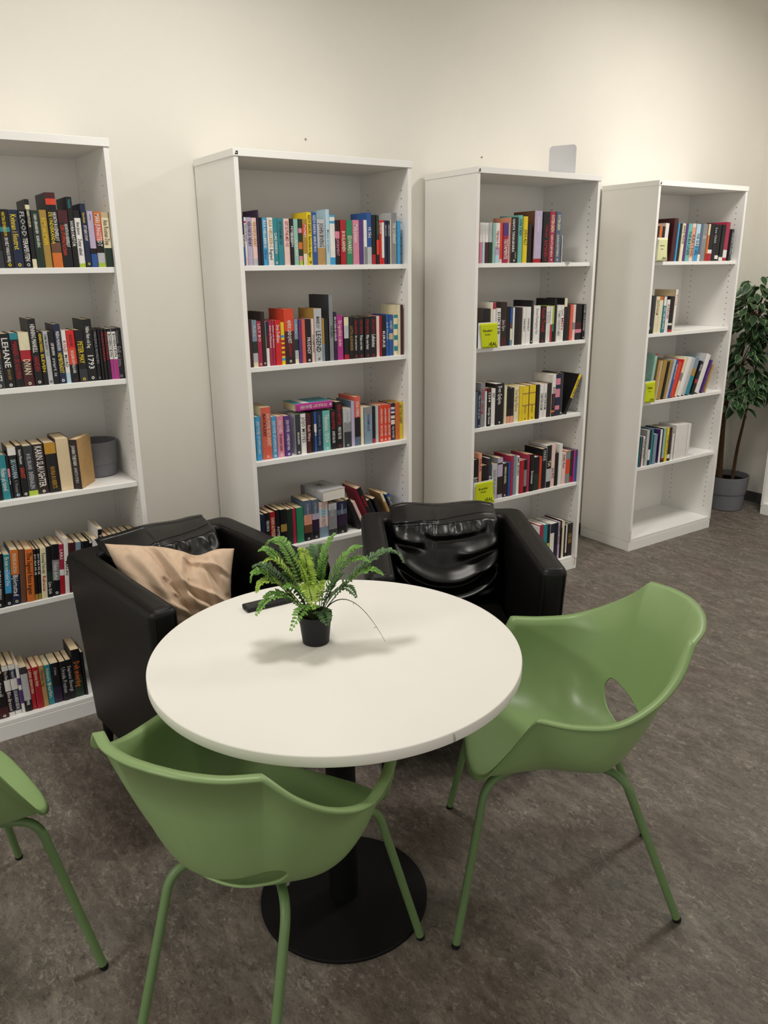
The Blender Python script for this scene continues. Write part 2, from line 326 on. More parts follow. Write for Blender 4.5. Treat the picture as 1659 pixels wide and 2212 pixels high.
BOOKS = """R 1 1 1.666 0.016
-948.9/30.4/179/0/bk70,dg30||LÄCKBERG;gr;.1;.6
-917.5/29.8/180/0/bk30,te8,bk62|o|MATTIAS EDVARDSSON;ye;.05;.45|EN HELT VANLIG FAMILJ;wh;.48;.9
-887/28.9/179/0/nv|o|Kvinnan i fönstret;ye;.08;.68
-856.5/23/179/0/bk|o|FLOOD;lg;.03;.45|TERAPEUTEN;wh;.48;.88
-833/14.1/212/0/bk8,cm6,bk73,cm13||KARIN FOSSUM;cm;.14;.4
-818.4/25.2/179/0/dk||CARIN GERHARDSEN;wh;.06;.4|BLINDGÅNG;wh;.44;.64
-792.5/23.6/181/0/mu||ROMY HAUSMANN;ye;.14;.6
-767.8/31.7/235/0/mr8,or8,bk8,bk42,bn14,og20||HJORTH ROSENFELDT;wh;.26;.64;.22|DE UNDERKÄNDA;ye;.26;.68;-.2
-734.8/31.6/182/0/mr22,bk60,bk18||HJORTH ROSENFELDT;wh;.24;.64;.22|DEN STUMMA FLICKAN;or;.26;.78;-.2
-701.4/17.6/224/0/bk||Hendrix;te;.04;.16|HORRORSTÖR;wh;.34;.7
-682.8/21.5/182/0/bk13,wh80,lm7||Anna Jansson;bk;.2;.42|Dotter saknad;bk;.5;.78
-659.7/17.3/204/0/nv|o|Simon Beckett;ye;.14;.3|ETT RENT STOFT;wh;.34;.58
-640.8/20.7/181/0/lv66,bk10,bl24||MARK EDWARDS;nv;.06;.16
-618.9/24.8/180/0/og22,co30,bk22,lg18,lm8||MARI JUNGSTEDT;wh;.04;.62
-592.3/25.9/179/0/be10,cm55,dk35||Ann Rosman Djup;bn;.14;.6
R 1 2 1.28 0.02
-1004.2/35.1/180/0/bn45,dg55|o|OBRANTZ;wh;.5;.86
-968/30.9/179/0/bk|o|LEHANE;wh;.08;.62|EN AV DEM;mu;.66;.84
-936.1/25.7/180/0/te12,bk88||MANNEN I SKUGGORNA;rd;.16;.85
-909.6/35.1/181/0/cm33,rd20,mr47|o|DIVAN;cm;.5;.78
-873.7/24.7/223/0/bk|o|HENNING MANKELL;wh;.08;.5|HANDEN;rd;.56;.78
-848.4/15.9/179/0/bk||HENNING MANKELL;ye;.03;.38|ELEVEN;ye;.42;.75
-831.7/17.1/180/0/lg|o|CORMAC McCARTHY;dg;.05;.35|VÄGEN;gr;.37;.46
-813.8/18.9/179/0/bk||LEIF BERGMAN;wh;.22;.45|svart is;lg;.5;.85
-794.4/21.8/202/0/nv|o|FREIDA McFADDEN;wh;.12;.44|HEMBITRÄDET;ye;.48;.82
-771.7/15.5/181/0/wh80,lb20||KÖLD;rd;.2;.42|MORD;dg;.46;.7
-755.4/28.1/179/0/br33,or32,bk35|o|ENGELSFORS;mr;.08;.3|SKULDEN SOM ALLA BÄR;wh;.38;.82
-726.4/27.9/179/0/bk75,dg25|o|PETER MAY;ye;.22;.64
-697.6/31.1/214/0/bk|o|Niklas Natt och Dag;wh;.12;.46|1793;wh;.58;.8
-665.6/14.7/178/0/bk|o|MAGNUS NORDIN;gr;.05;.66
-650.4/8.8/176/0/bk||
-640.9/12.4/178/0/bk||MAGNUS NORDIN;rd;.06;.62
-627.9/11/178/0/bk||MAGNUS NORDIN;rd;.06;.6
-616/13.4/178/0/bk6,wh54,mg40||BOVEN I BYN;bk;.1;.55
-601.7/14.7/178/0/bk6,wh54,mg40||BOVEN I BYN;bk;.1;.55
-586/26/179/0/bk|o|David Lagercrantz;gr;.06;.3|Fall vi inte;gr;.36;.75
R 1 3 0.895 0.038
-1063.4/34.8/188/0/bk||
-1027.8/24.8/158/0/te||Flickan på tunnel;wh;.3;.8
-1002.4/8.4/154/0/bk30,pk20,bk50||ordet;wh;.5;.8
-993.1/27.5/181/0/wh16,bk84|o|SKUGGORNA;lb;.24;.62|K. Wennstam;gr;.66;.9
-964.7/20.4/184/0/bk|o|Katarina Wennstam;wh;.08;.36|GÄNGET;or;.42;.64
-943.7/31.3/179/0/dg90,lm10||BOEL ERLAND;lg;.16;.48|INFERNALEN;lg;.52;.86
-911.8/36.9/180/0/dbn|o|KARIN SLAUGHTER;wh;.04;.86
-874/37.7/181/0/go22,bk78||NORA ROBERTS;go;.48;.92
-835.7/45.5/191/0/be|c=be look=book_turned_around_with_pale_page_edges_facing_out|
-789.6/29/183/0/dbn|c=tn Y=38 look=dark_brown_book_turned_to_show_its_tan_cover|JOHAN THEORIN;wh;.12;.52|SANKTA PSYKO;lg;.56;.88
R 1 4 0.509 0.02
-1116.6/37.6/200/5/bk|o|FREDRIK BACKMAN;wh;.3;.84
-1077.3/21.6/193/5/te30,sk45,bk25|o|En man som heter Ove;wh;.05;.6
-1055/27.7/204/5/og45,nv55|o|FREDRIK BACKMAN;cm;.06;.42|Björnstad;wh;.46;.84
-1026.3/19.5/201/5/bn||
-1005.7/26.3/197/5/og||The legend finns ingen;bk;.06;.86
-978.7/11/193/5/bk88,mu12||DU SKA FÅ SE;wh;.1;.5
-967.3/11.1/192/5/bk88,mu12||DU SKA FÅ SE;wh;.1;.5
-955.3/19.7/193/5/cm||Personal Velocity;dg;.1;.5|Rebecca;rd;.55;.85
-934.5/17.6/194/5/bk50,dk30,bk20||Line Sjöb;wh;.7;.94
-915.8/25.2/197/5/bk30,gr40,bk30|o|Ödens dotter;wh;.34;.7
-890.5/17.5/192/5/cr50,wh12,rd38||LARS;wh;.1;.3
-872.9/15/213/5/wh|c=wh|MALIN;dg;.4;.7
-856.6/23.7/191/5/mr||
-831.6/20.4/189/5/gb||
-810/25.2/188/5/bk||
-782.1/9.4/187/5/wh5,bk95||
-771.7/19.6/189/5/wh||
-749.8/15.8/227/5/wh2,bk98|c=wh|TYST;wh;.1;.35
-729.5/19.3/191/5/rd||
-709.1/17.1/190/5/pp||
-691.2/19.9/189/5/nv||
-670.5/19.7/187/5/sl||
-649.6/26/185/5/dg||
-622.3/27.7/183/5/bk||
-593.3/8.7/171/5/lg||
R 1 5 0.075 0.028
-1187/29.9/186/0/bk||
-1155.9/30.2/180/0/bk75,mr25|o|Natten av eld;wh;.2;.5
-1125/21/206/0/wh10,dbn18,wh22,dbn42,wh8||Vera Olsen;wh;.11;.27|Blodrosor;wh;.52;.9
-1103.4/22.8/205/0/wh10,nv18,wh22,nv42,wh8||P. ENQUIST;wh;.11;.27|LIVLÄKARENS BESÖK;wh;.52;.9
-1080/11/201/0/wh28,pu14,wh10,pu28,wh20||
-1068/25/183/0/dg15,lg60,bk25||SOMMAR;wh;.68;.86
-1042.1/15.4/169/0/rd||LENA EINHORN;cm;.04;.6
-1025.7/22.4/171/0/rd||Stjärnornas dotter;cm;.08;.46
-1002.6/17.9/170/0/tn||Hjärtats lag;bn;.1;.5
-984/21.1/166/0/te||Med hälsning från;cm;.08;.4|Berlin;cm;.44;.85
-962/31.4/165/0/bk60,dp40||J. P. Karlsson;lg;.1;.3
-929.5/22.8/165/0/bk||Ursula Poznan;lg;.15;.8
-906.4/21/165/0/bk||Sapiens Energi;lg;.15;.8
-884.4/33.3/199/0/bk60,dk40||Dolt underdog;og;.25;.78
-850/10.5/183/0/bk||
R 2 1 1.666 0.016
-79.5/11.7/176/0/nv60,bl40||NIVEN;wh;.35;.8
-66.9/9/174/0/wh8,br4,wh70,pp18||PASTOR VIVEKA;dg;.15;.5
-56.9/21.4/174/0/lv||VERONICA HENRY;dp;.08;.6
-34.2/20.2/173/0/pp85,lg15||VERONICA HENRY;go;.08;.6
-13.1/8.3/201/0/dp||
-3.9/11.6/174/0/bk||
9.1/18.6/174/0/sk||ÅSA HELLBERG;wh;.04;.62|Silver;bl;.66;.88
29.6/23/175/0/wh||ÅSA HELLBERG;go;.04;.62|Begravd;dg;.66;.88
54/18.4/173/0/te|o|CLARE SWANSON;wh;.3;.75
73.8/24.3/173/0/te||DET BÖRJAN MED DIG;dg;.06;.55
100.5/25.5/173/0/pp||DET SLUTAR MED OSS;cr;.06;.6
127.4/14/173/0/bk30,gr20,bk50||PETER ILSEN;wh;.16;.6
142.9/19.5/172/0/sf||ALVAR DRAKE;wh;.45;.8
164.4/17.2/173/0/dk20,pk10,dk20,og15,dk15,pk10,lm10||
183/18.3/172/0/mu10,or25,mu40,cm25||MONEY;wh;.12;.4
202.8/21.4/199/0/ye|o c=ye|KAZUO ISHIGURO;bk;.06;.42|Återstoden av dagen;bk;.45;.85
225.6/22.1/199/0/bl|c=bl|KAZUO ISHIGURO;wh;.06;.42|NEVER LET ME GO;wh;.45;.75
249.7/38/173/0/lg62,tn38||JOHN IRVING;dg;.08;.6
289.2/16.4/211/0/lb|c=lb|Minnet av vatten;gb;.36;.76
307.6/23.7/191/0/sk4,wh8,sk5,wh68,sk15||
332.4/22.3/172/0/bk25,pk15,bk60||EXPERIMENT;pk;.4;.8
356.3/26.2/173/0/rd||BURGLARINEN;cm;.25;.7
384.6/29.6/173/0/gn||EDWARDS;cm;.35;.75
416.3/30.5/174/0/pk||Molly Johnson;wh;.1;.5
448.4/19.9/175/0/pu||
469.9/14.6/175/0/wh60,gr40||
485.6/22.9/204/0/bl66,lg34||PÅ TÅG;wh;.28;.48
510.8/19.8/196/0/bk80,rd20||
531.7/12.7/195/0/dk50,or30,bk20||LÄTSAS;gn;.12;.45
545.5/12.2/175/0/br||JAMAICA;wh;.05;.3
558.8/13.9/176/0/br5,wh80,br15||
574.4/12.9/175/0/nv||LEVA LAGOM;lg;.1;.35
587.9/12.4/175/0/nv||LEVA LAGOM;lg;.1;.35
601.4/5.6/176/0/cm||
608.2/29/207/0/gr|c=lg|THE COVENANT;wh;.2;.6
638.8/15.4/175/0/sk||
R 2 2 1.28 0.023
-71.7/13.3/185/0/mr||
-57/21.3/182/0/gb45,dk25,lg20,cm10||Alba;lg;.1;.35
-34.8/19.1/177/0/cr|o|LILY BO;pp;.06;.45
-14.3/15.9/212/0/dbn|o c=dbn|
2.6/12.2/175/0/nv30,mr30,wh40||
15.8/13.7/176/0/cr||Arthur och Minimoyerna;wh;.1;.6
30/12.8/176/0/cr||Arthur och vännerna;wh;.1;.6
43.7/23.9/177/0/br||Sven Delblanc;wh;.1;.5
69.1/15.9/168/0/ye30,sk6,ye5,rd6,ye4,rd6,ye5,rd6,ye5,rd6,ye5,sk6,ye10||
86.9/43.3/219/0/or40,mr35,dbn25|o c=or|AJVIDE LINDQVIST;wh;.2;.62|LILLA STJÄRNAN;rd;.62;.86
131.8/17.2/178/0/gb45,dk25,lg20,cm10||Alba;lg;.1;.35
150/13.4/175/0/pu||DELILA;rd;.12;.6
164.3/16.9/175/0/co||
183.2/25/175/0/bk|o|PRODIGY;wh;.42;.8
209.3/11.1/176/0/pp||CHAMPION;bk;.35;.8
222.9/36.1/216/0/lg|o c=mu|MARIE LU;dg;.15;.36|LEGEND;bk;.42;.82
260.5/10.8/176/0/mu60,gb40||
272.8/20.1/174/0/bk||
294.5/19.2/268/0/gr|c=dg|VÅGEN;dg;.46;.64
315.7/15.7/198/0/dp||EN OCEAN AV KÄRLEK;wh;.1;.6
333.5/28.9/184/0/mg||Ett ögonblick i sänder;pp;.12;.7
365/23.4/176/0/cm20,lg30,bk38,rd12||
390.5/22.5/172/0/bk||LOTTA ALEXANDER;mu;.2;.8
414.1/22.6/172/0/bk|o|STIEG LARSSON;rd;.06;.4|Män som hatar kvinnor;wh;.44;.8
437.8/30.4/172/0/bk|o|STIEG LARSSON;rd;.06;.4|Flickan som lekte;wh;.44;.8
469.3/27.4/173/0/bk|o|STIEG LARSSON;rd;.06;.4|Män som hatar;wh;.44;.8
497.9/32.1/173/0/bk|o|STIEG LARSSON;rd;.06;.4|Luftslottet;wh;.44;.75
531.1/16.7/173/0/pp||
549.5/6.2/174/0/rd||
557.4/20.8/174/0/bk||KIRKE;wh;.38;.78
580.5/14.7/177/0/bl||Jodi Picoult;lb;.18;.6
597.5/21.7/176/0/bl45,be15,bl40||HONEY;lb;.15;.35
621.5/20.7/175/0/te8,cm15,te12,cm15,te12,cm15,te12,cm11||
644.4/13.9/216/0/cm|c=cm|
659.5/13.9/216/0/mr||
R 2 3 0.895 0.038
-59.7/22.5/183/0/sk||JOJO MOYES;wh;.1;.4|ETT HOPPFULLT HJÄRTA;wh;.44;.85
-32.9/44.6/218/0/co|o c=cm|JOJO MOYES SISTA BREVET;cm;.12;.75;.2|FRÅN DIN ÄLSKADE;bk;.12;.55;-.2
13.7/21.6/175/0/sk|o|JOJO MOYES;wh;.1;.4|ETT HOPPFULLT JAG;wh;.44;.85
37.7/32.5/174/0/pk|o|JOJO MOYES;wh;.1;.4|EN ANDRA CHANS;mr;.44;.85
71.7/29.9/172/0/pu|o|JOJO MOYES;wh;.1;.4|SOPHIES HISTORIA;wh;.44;.85
123.3/24.9/173/0/dg|o c=lg|BENGAN HEMMET;wh;.45;.75
149.7/25.6/172/0/wh||JOJO MOYES;dg;.08;.72
176.3/21.2/172/0/mr||Ruth Ware;pp;.3;.7
199/13.2/174/0/bk||
213.3/12.3/174/0/bl30,wh20,bl50||DE TRE;wh;.3;.7
227.1/27.8/175/0/nv||JOYCE CAROL OATES;gb;.1;.4|Blod är som vatten;gb;.46;.85
256.9/35.3/174/0/tq|o|Tillsammans;wh;.1;.5|CECILIA;wh;.55;.8
296.4/24.7/174/0/bk|c=bk|ERIKA HAMMAR;rd;.06;.5|LIVETS BLUES;wh;.54;.84
322.7/35/205/0/bk|o|ERIKA HAMMAR;rd;.06;.5|MIDS BLUES;wh;.54;.8
360.9/37.6/172/0/lg35,gr25,dg40|o c=wh|VERA WINTER;lg;.08;.4
400.6/17.3/202/0/lv|c=sl|
419/30.6/218/0/co42,bk40,sl18||DELIA OWENS;wh;.1;.4
451.2/15.4/171/0/cm||
468.8/41.6/167/0/gr20,gb80||KODNAMN ALICE;pu;.2;.65
512.7/14.6/167/0/bk88,rd12||
528.9/17.4/167/0/lg||
547.5/23.8/168/0/or|o|NORMALA MÄNNISKOR;wh;.1;.5|SALLY ROONEY;wh;.55;.85
572.4/18.2/167/0/or|o|NORMALA MÄNNISKOR;wh;.1;.5|SALLY ROONEY;wh;.55;.85
591.8/21.8/166/0/or|o|NORMALA MÄNNISKOR;wh;.1;.5|SALLY ROONEY;wh;.55;.85
614.7/21.9/169/0/nv10,wh6,bl6,wh5,nv6,wh8,nv4,wh12,nv43||SALLY ROONEY;wh;.62;.95
637.8/24.4/169/0/og||
663.4/29.9/169/0/ye||SALLY ROONEY;bk;.05;.58
R 2 4 0.5 0.038
-56.3/14.8/161/0/nv||
-40.3/21.5/163/0/bk||VERONICA;wh;.2;.5
-17.7/25.2/163/0/rd||KARIN ALVTEGEN;cm;.15;.7
9.4/20.1/167/0/bk|c=bk|POTTER;wh;.45;.75
31/29.7/166/0/bk40,mu20,bk40||
62.5/26.8/161/0/dk||
90/16.9/160/0/cr||
108.5/33.3/160/0/gn||
144.6/40.6/185/0/sl35,sa25,bn20,bk20|o c=sl|LUCINDA RILEY;lg;.08;.4
186.9/35.5/182/0/sl35,lv15,dp30,bk20|o|LUCINDA RILEY;lg;.08;.4
222.9/45.6/164/0/pp20,lb20,pp30,gb30||LUCINDA RILEY;gb;.08;.7
269.7/42.4/150/0/lg20,gr60,dg20|o|Lucinda;lg;.08;.4
313.9/52.5/151/0/nv25,sl15,dp35,bk25|o|LUCINDA RILEY;lg;.08;.4
429.3/22/164/-24/bk||
454.4/14.8/150/-24/pp||
505.3/24.3/212/-24/bk|c=cr|SHARP;rd;.2;.5|X;wh;.85;.95
532.9/17.1/141/-24/bk50,mr50||
564.8/19.1/143/-24/bk||
613.4/13.5/168/-24/cm30,tn50,mr20||
641.1/19.6/154/-24/bl||JAN GUILLOU;ye;.1;.6
R 3 1 1.666 0.016
1095.8/17.5/177/0/wh48,pk52||NIVEAU;lg;.06;.3
1114.2/16.1/177/0/wh48,lb52||NIVEAU;lg;.06;.3
1131.3/21/177/0/wh48,mr52||NIVEAU;lg;.06;.3
1154.1/22.1/178/0/lg48,dk52||NIVEAU;lg;.06;.3
1177.7/15/177/0/sf||
1194.1/27.7/177/0/wh60,lv20,lb20||Hjärtans fröjd;cr;.2;.65
1222.8/16.1/177/0/or90,pp10||
1239.9/34/178/0/pu32,cr68||TESTAMENTE;wh;.4;.9
1274.4/5.5/178/0/wh||
1290.3/46.1/204/0/bk|o c=sa|HANYA YANAGIHARA;wh;.04;.76;-.18|ETT LITET LIV;cm;.76;.9;.15
1337.4/27.3/214/0/tq||SOFIA TUREN;nv;.08;.42
1366.8/27.6/209/0/ye||JODO ALLT;bk;.28;.62
1396.4/26.8/177/0/bk||DEBATE DU;mr;.15;.55
1440.7/50.7/236/0/lv92,rd8|c=bn|Blad från himmelen;wh;.12;.4
1494.1/45.1/233/0/bk|o c=bk|ÖSTERGREN;rd;.26;.5|ROMANEN;rd;.56;.9
1540.7/35.9/235/0/cr|o|ÖSTERGREN;cm;.06;.4|GENTLEMEN;cm;.44;.88;-.05
1577.7/5.4/234/0/dg||
1584.8/37.5/236/0/sl|o|ÖSTERGREN;cm;.06;.36|GANGSTERS;cm;.44;.88;-.05
R 3 2 1.28 0.026
1092.8/42.3/183/0/dbn||
1136/49/180/0/bk||
1186.5/13.5/209/0/cm|c=wh|
1201.4/20.3/208/0/cr15,wh85||
1223.1/26.3/180/0/wh||DIKTER;bk;.1;.7
1250.4/39.8/207/0/dbn40,mr15,dbn25,mr20|c=dbn|Jane Eyre;lg;.4;.65
1291.6/19.3/182/0/bk||
1311.9/14.9/180/0/bl40,bn15,cm30,gb15||
1327.8/13.5/179/0/wh||
1342.8/24.6/179/0/bk||
1368.4/24.3/178/0/dbn||
1394.7/20.9/179/0/wh||GUNNAR EKELÖF;dg;.3;.65
1417.2/32.8/179/0/wh||GUNNAR EKELÖF;dg;.3;.65
1452.1/14.5/209/0/bk|o c=bk|
1468.6/43.8/183/0/wh||Ernest Hemingway Hav;gr;.08;.75
1514.5/41.1/179/0/bk|o|Kerstin Thorvall;rd;.06;.7
1556.7/13.8/178/0/wh||Tolkning;gr;.1;.8
1571.6/12.8/177/0/wh||Tolkning;gr;.1;.8
1585.4/13.4/176/0/wh50,rd50||
1600.4/11.3/179/0/lm50,gn20,bk30||
1612.8/16.2/213/0/bk||
1630.6/26.6/181/0/wh||TOMAS TRANSTRÖMER;gr;.15;.85
1658.3/23/180/0/wh||Transtr;gr;.1;.3|MEN;rd;.35;.7
1682.9/20.9/213/0/cm20,dbn20,bk60||
1704.9/19.9/179/0/dbn||
1725.9/20/180/0/co||
1747/21.2/179/0/pp50,gr20,pp30||
1769.9/48/180/0/bk50,mr20,pk10,bk20||
1820.2/18.2/178/0/bk|o|ROMER OCH ZIGENARE;wh;.03;.75
R 3 3 0.895 0.02
1091.1/20.9/178/0/sl||
1112.9/18.2/176/0/nv|o|Man möter det godas;lg;.1;.75
1132/27.7/218/0/gr||Själö sång;rd;.14;.7
1161.1/11.8/191/0/rd8,wh92||
1174.8/22.8/189/0/mr15,bk85||1234;wh;.12;.36|George Grauer;wh;.5;.95
1199.4/26.8/184/0/wh||DIKT;bk;.12;.25
1228.6/56.1/204/0/bk|o c=bk|Don Quijote;wh;.06;.5
1286.1/14.2/192/0/cm||
1301.7/24.5/178/0/bk60,dbn20,sa20||
1327.3/24.2/175/0/bk60,dbn20,sa20||
1354/33.4/180/0/cm||Den långa flykten;mu;.1;.7
1389.4/18.6/179/0/ye||
1409.4/43/177/0/ye20,mu4,ye30,mu4,ye42|o c=mu|Shakespeare;bn;.56;.8
1459.1/43.6/178/0/ye20,mu4,ye30,mu4,ye42|o c=mu|Shakespeare;bn;.56;.8
1505.8/21.7/176/0/bk||
1529.6/28.2/175/0/wh||CHRISTER KIHLM;bk;.25;.75
1559.4/23.6/175/0/wh||CHRISTINE KLIM;bk;.25;.75
1585.1/30.2/176/0/dbn||
1616.3/25.6/218/0/wh45,bk40,og5,bk10|o c=wh|REDIGERAT;bn;.3;.8
1643.5/33.9/218/0/nv10,pk15,nv10,pk20,nv20,pk10,nv15|c=dp|
1679/21.1/222/0/dg|o c=dg|
1712.5/19.9/222/27/ye60,bk40|c=bk look=leaning_black_book_with_yellow_spine_band|VILDA VÄRLD;bk;.1;.58
R 3 4 0.509 0.02
1088.6/38.5/227/0/bk||BONNE;wh;.4;.7
1128.5/20.4/255/0/sa||PILAR;cr;.1;.5
1149.8/43.9/189/0/bk||
1195.1/21.7/220/0/dg50,bk50||RES;wh;.42;.6
1218.6/35.6/186/0/lg||Skulden till det som var;gr;.15;.85
1257.1/34.5/213/0/lv12,dbn4,lv30,dbn44,lv10|c=gr|
1293.5/33.9/179/0/dbn|o|HENNING MANKELL;cm;.1;.6
1328.4/15.1/181/0/bl||
1344.9/19.6/212/0/cr||
1365.5/21.2/211/0/gb|c=bk|
1388.2/21.3/204/0/wh|c=wh|EMIL JENSEN;bk;.03;.5
1410.9/28.9/178/0/rd||
1440.9/20.6/178/0/bk30,gr50,bk20||
1462.9/19.7/203/0/cr|c=cr|
1484.1/26.9/201/0/bk||Drömmar;wh;.45;.8
1512.6/38.4/181/0/bk50,dk50||
1552.5/17.5/179/0/or||
1571.6/31.7/217/0/bk|c=bk|MARIE;lg;.04;.3
1604.3/33/232/0/bk55,lg30,bk15|c=lg|TIA;cm;.35;.5
1638.9/27.4/235/0/pp|c=wh|JAG INTE;bk;.55;.8
1668/25/182/0/bk||
1694.5/23.5/229/0/wh|c=wh|
1719.7/30.7/178/0/pp||Stefan Kaur;dg;.06;.5
1752.6/33.1/181/0/gr25,or45,gr30||
1786.8/20.2/179/0/dk80,rd20||
1808.7/12.1/179/0/mg||
1821.9/21.5/178/0/pu20,bl80||
R 3 5 0.075 0.023
1567.5/10.5/220/0/wh||
1578/30.5/226/0/cr||
1609.8/31.6/222/0/te||
1642.4/19.7/218/0/bk50,lm40,bk10||
1663.1/30.7/217/0/nv25,wh75||
1695.1/29.2/215/0/bk60,dp40||
1726.1/15.3/216/0/lv||LIVETS GÅNG;dg;.1;.6
1745/9.6/181/0/bk|c=mr|
1751.9/21.8/220/0/cm|c=mr|
1777.2/9.3/185/0/bk||
1787.2/12.9/187/0/wh88,bk12||
1801/20.9/190/0/dbn||SVEA RIKE;tn;.3;.6
1822.9/24.9/192/0/dbn||SVEA RIKE;tn;.3;.6
R 4 1 1.666 0.02
2337.1/26.6/181/3/bk||
2365/24.2/183/3/og||
2391.1/24.4/181/3/bk||
2415.5/31.3/198/3/wh|c=pp|
2482.3/33.9/224/3/mr|c=mr look=tall_brick_red_book_with_plain_cover|
2522.1/14.4/202/3/sk||
2538.8/18.8/199/3/bk||
2559.9/26.5/199/3/cm||ANNE FRANK;bk;.05;.55
2588.5/23.9/199/3/pu||
2614.8/36.2/199/3/tq||TVÅ BLÅ LINJER;nv;.2;.85
2653.2/30.4/200/3/pp10,sa80,pp10||KÄR I DIG;dg;.3;.85
2686.8/36.3/198/3/lb60,sk40||THE GLASS GIRL;nv;.25;.85
2726.2/22.5/198/3/sl82,wh18||
2750.5/43.1/200/3/gr||22;wh;.32;.4
2796/16/200/3/cm30,og50,rd20||
2813.7/39.1/203/3/bk70,wh10,rd20||
2855.7/33.1/199/3/bk||Lee Child;lg;.1;.5
2890.8/33.3/198/3/bk85,wh10,bk5||
2926/37.2/198/3/bk90,wh10||
2963.3/38.1/213/3/cr72,wh20,rd8|c=cr|
3026.6/21.7/176/3/dg||Grafisk roman;lg;.1;.8
R 4 2 1.28 0.02
2337/21.5/208/2/bk80,lg10,bk10||
2361/28/202/2/dg90,bk10||
2392.5/31.4/200/2/cm||EDITH HOLM;bn;.1;.5
2426.2/31.7/199/2/og10,cm90||
2459.5/23.3/198/2/wh25,te75||DET VAR EN GÅNG;wh;.3;.9
2488.2/28.4/180/2/wh||KÄRLEK;cr;.15;.6
2516.6/37.9/197/2/bk75,wh6,bk12,rd7||
2554.5/20.4/234/2/wh|c=be|Prosa;co;.1;.6
R 4 3 0.895 0.022
2395.8/21.7/270/8/rd4,sf96|c=sf look=tall_pale_green_book_with_red_tip|
2441.1/18.1/229/8/tn||
2460.9/18.2/227/8/be||
2479.3/37.1/225/10/mu||
2519/17.8/217/10/bk||
2537.4/22.4/223/10/mu||
2560.1/20.6/229/14/lg||
2581.3/16.8/222/14/bl||BRIGHT WOOD;wh;.1;.5
2598.6/33.5/210/16/or||
2633.5/8.4/226/17/br||
2642.3/28/237/17/cm40,gr20,cm40||
2671.6/32.5/234/19/wh||
2706/33.9/230/19/lg||
2741.9/43.3/225/19/gb30,mu20,te50||
2799.2/27.7/202/19/bk55,rd12,bk33||MASTERS;wh;.1;.3
2836.5/40.4/241/21/wh|c=lg|
2901.4/15.2/204/21/pu||
2935.6/11.7/174/21/tn||
R 4 4 0.509 0.022
2340.4/13.2/246/1/dk30,bk70||
2364.6/8.3/178/1/te||
2373.8/15/178/1/mr||
2389.9/18.5/181/1/wh||LILLA HON;bk;.1;.7
2418.3/23.1/215/1/lg|c=lg|
2443.2/20.4/212/1/bk55,wh30,bk15||
2464.1/17/216/1/te||
2487.9/29.2/182/1/gb||
2543.2/19.1/204/1/wh|c=pu|
2563.2/11/207/1/bk||
2575.1/26.3/207/1/sf88,rd6,bk6|c=sf|
2603.7/21.7/205/1/ye||GYMNASIET;mu;.2;.8
2627.8/26/206/1/dbn80,wh12,bk8||
2663/18.5/162/1/wh||
2689/37.8/212/1/wh|look=white_bound_booklet|
2728/26.6/209/1/wh|look=white_bound_booklet|
2755.5/26.8/208/1/wh|look=white_bound_booklet|
2783.1/25.7/207/1/wh|look=white_bound_booklet|
2809.6/25.9/207/1/wh|look=white_bound_booklet|"""
ORD = ['', 'top', 'second', 'third', 'fourth', 'bottom']
BCN = ['', 'leftmost bookcase', 'second bookcase', 'third bookcase', 'fourth bookcase']
NTH = ['first', 'second', 'third', 'fourth', 'fifth', 'sixth', 'seventh', 'eighth', 'ninth', 'tenth']

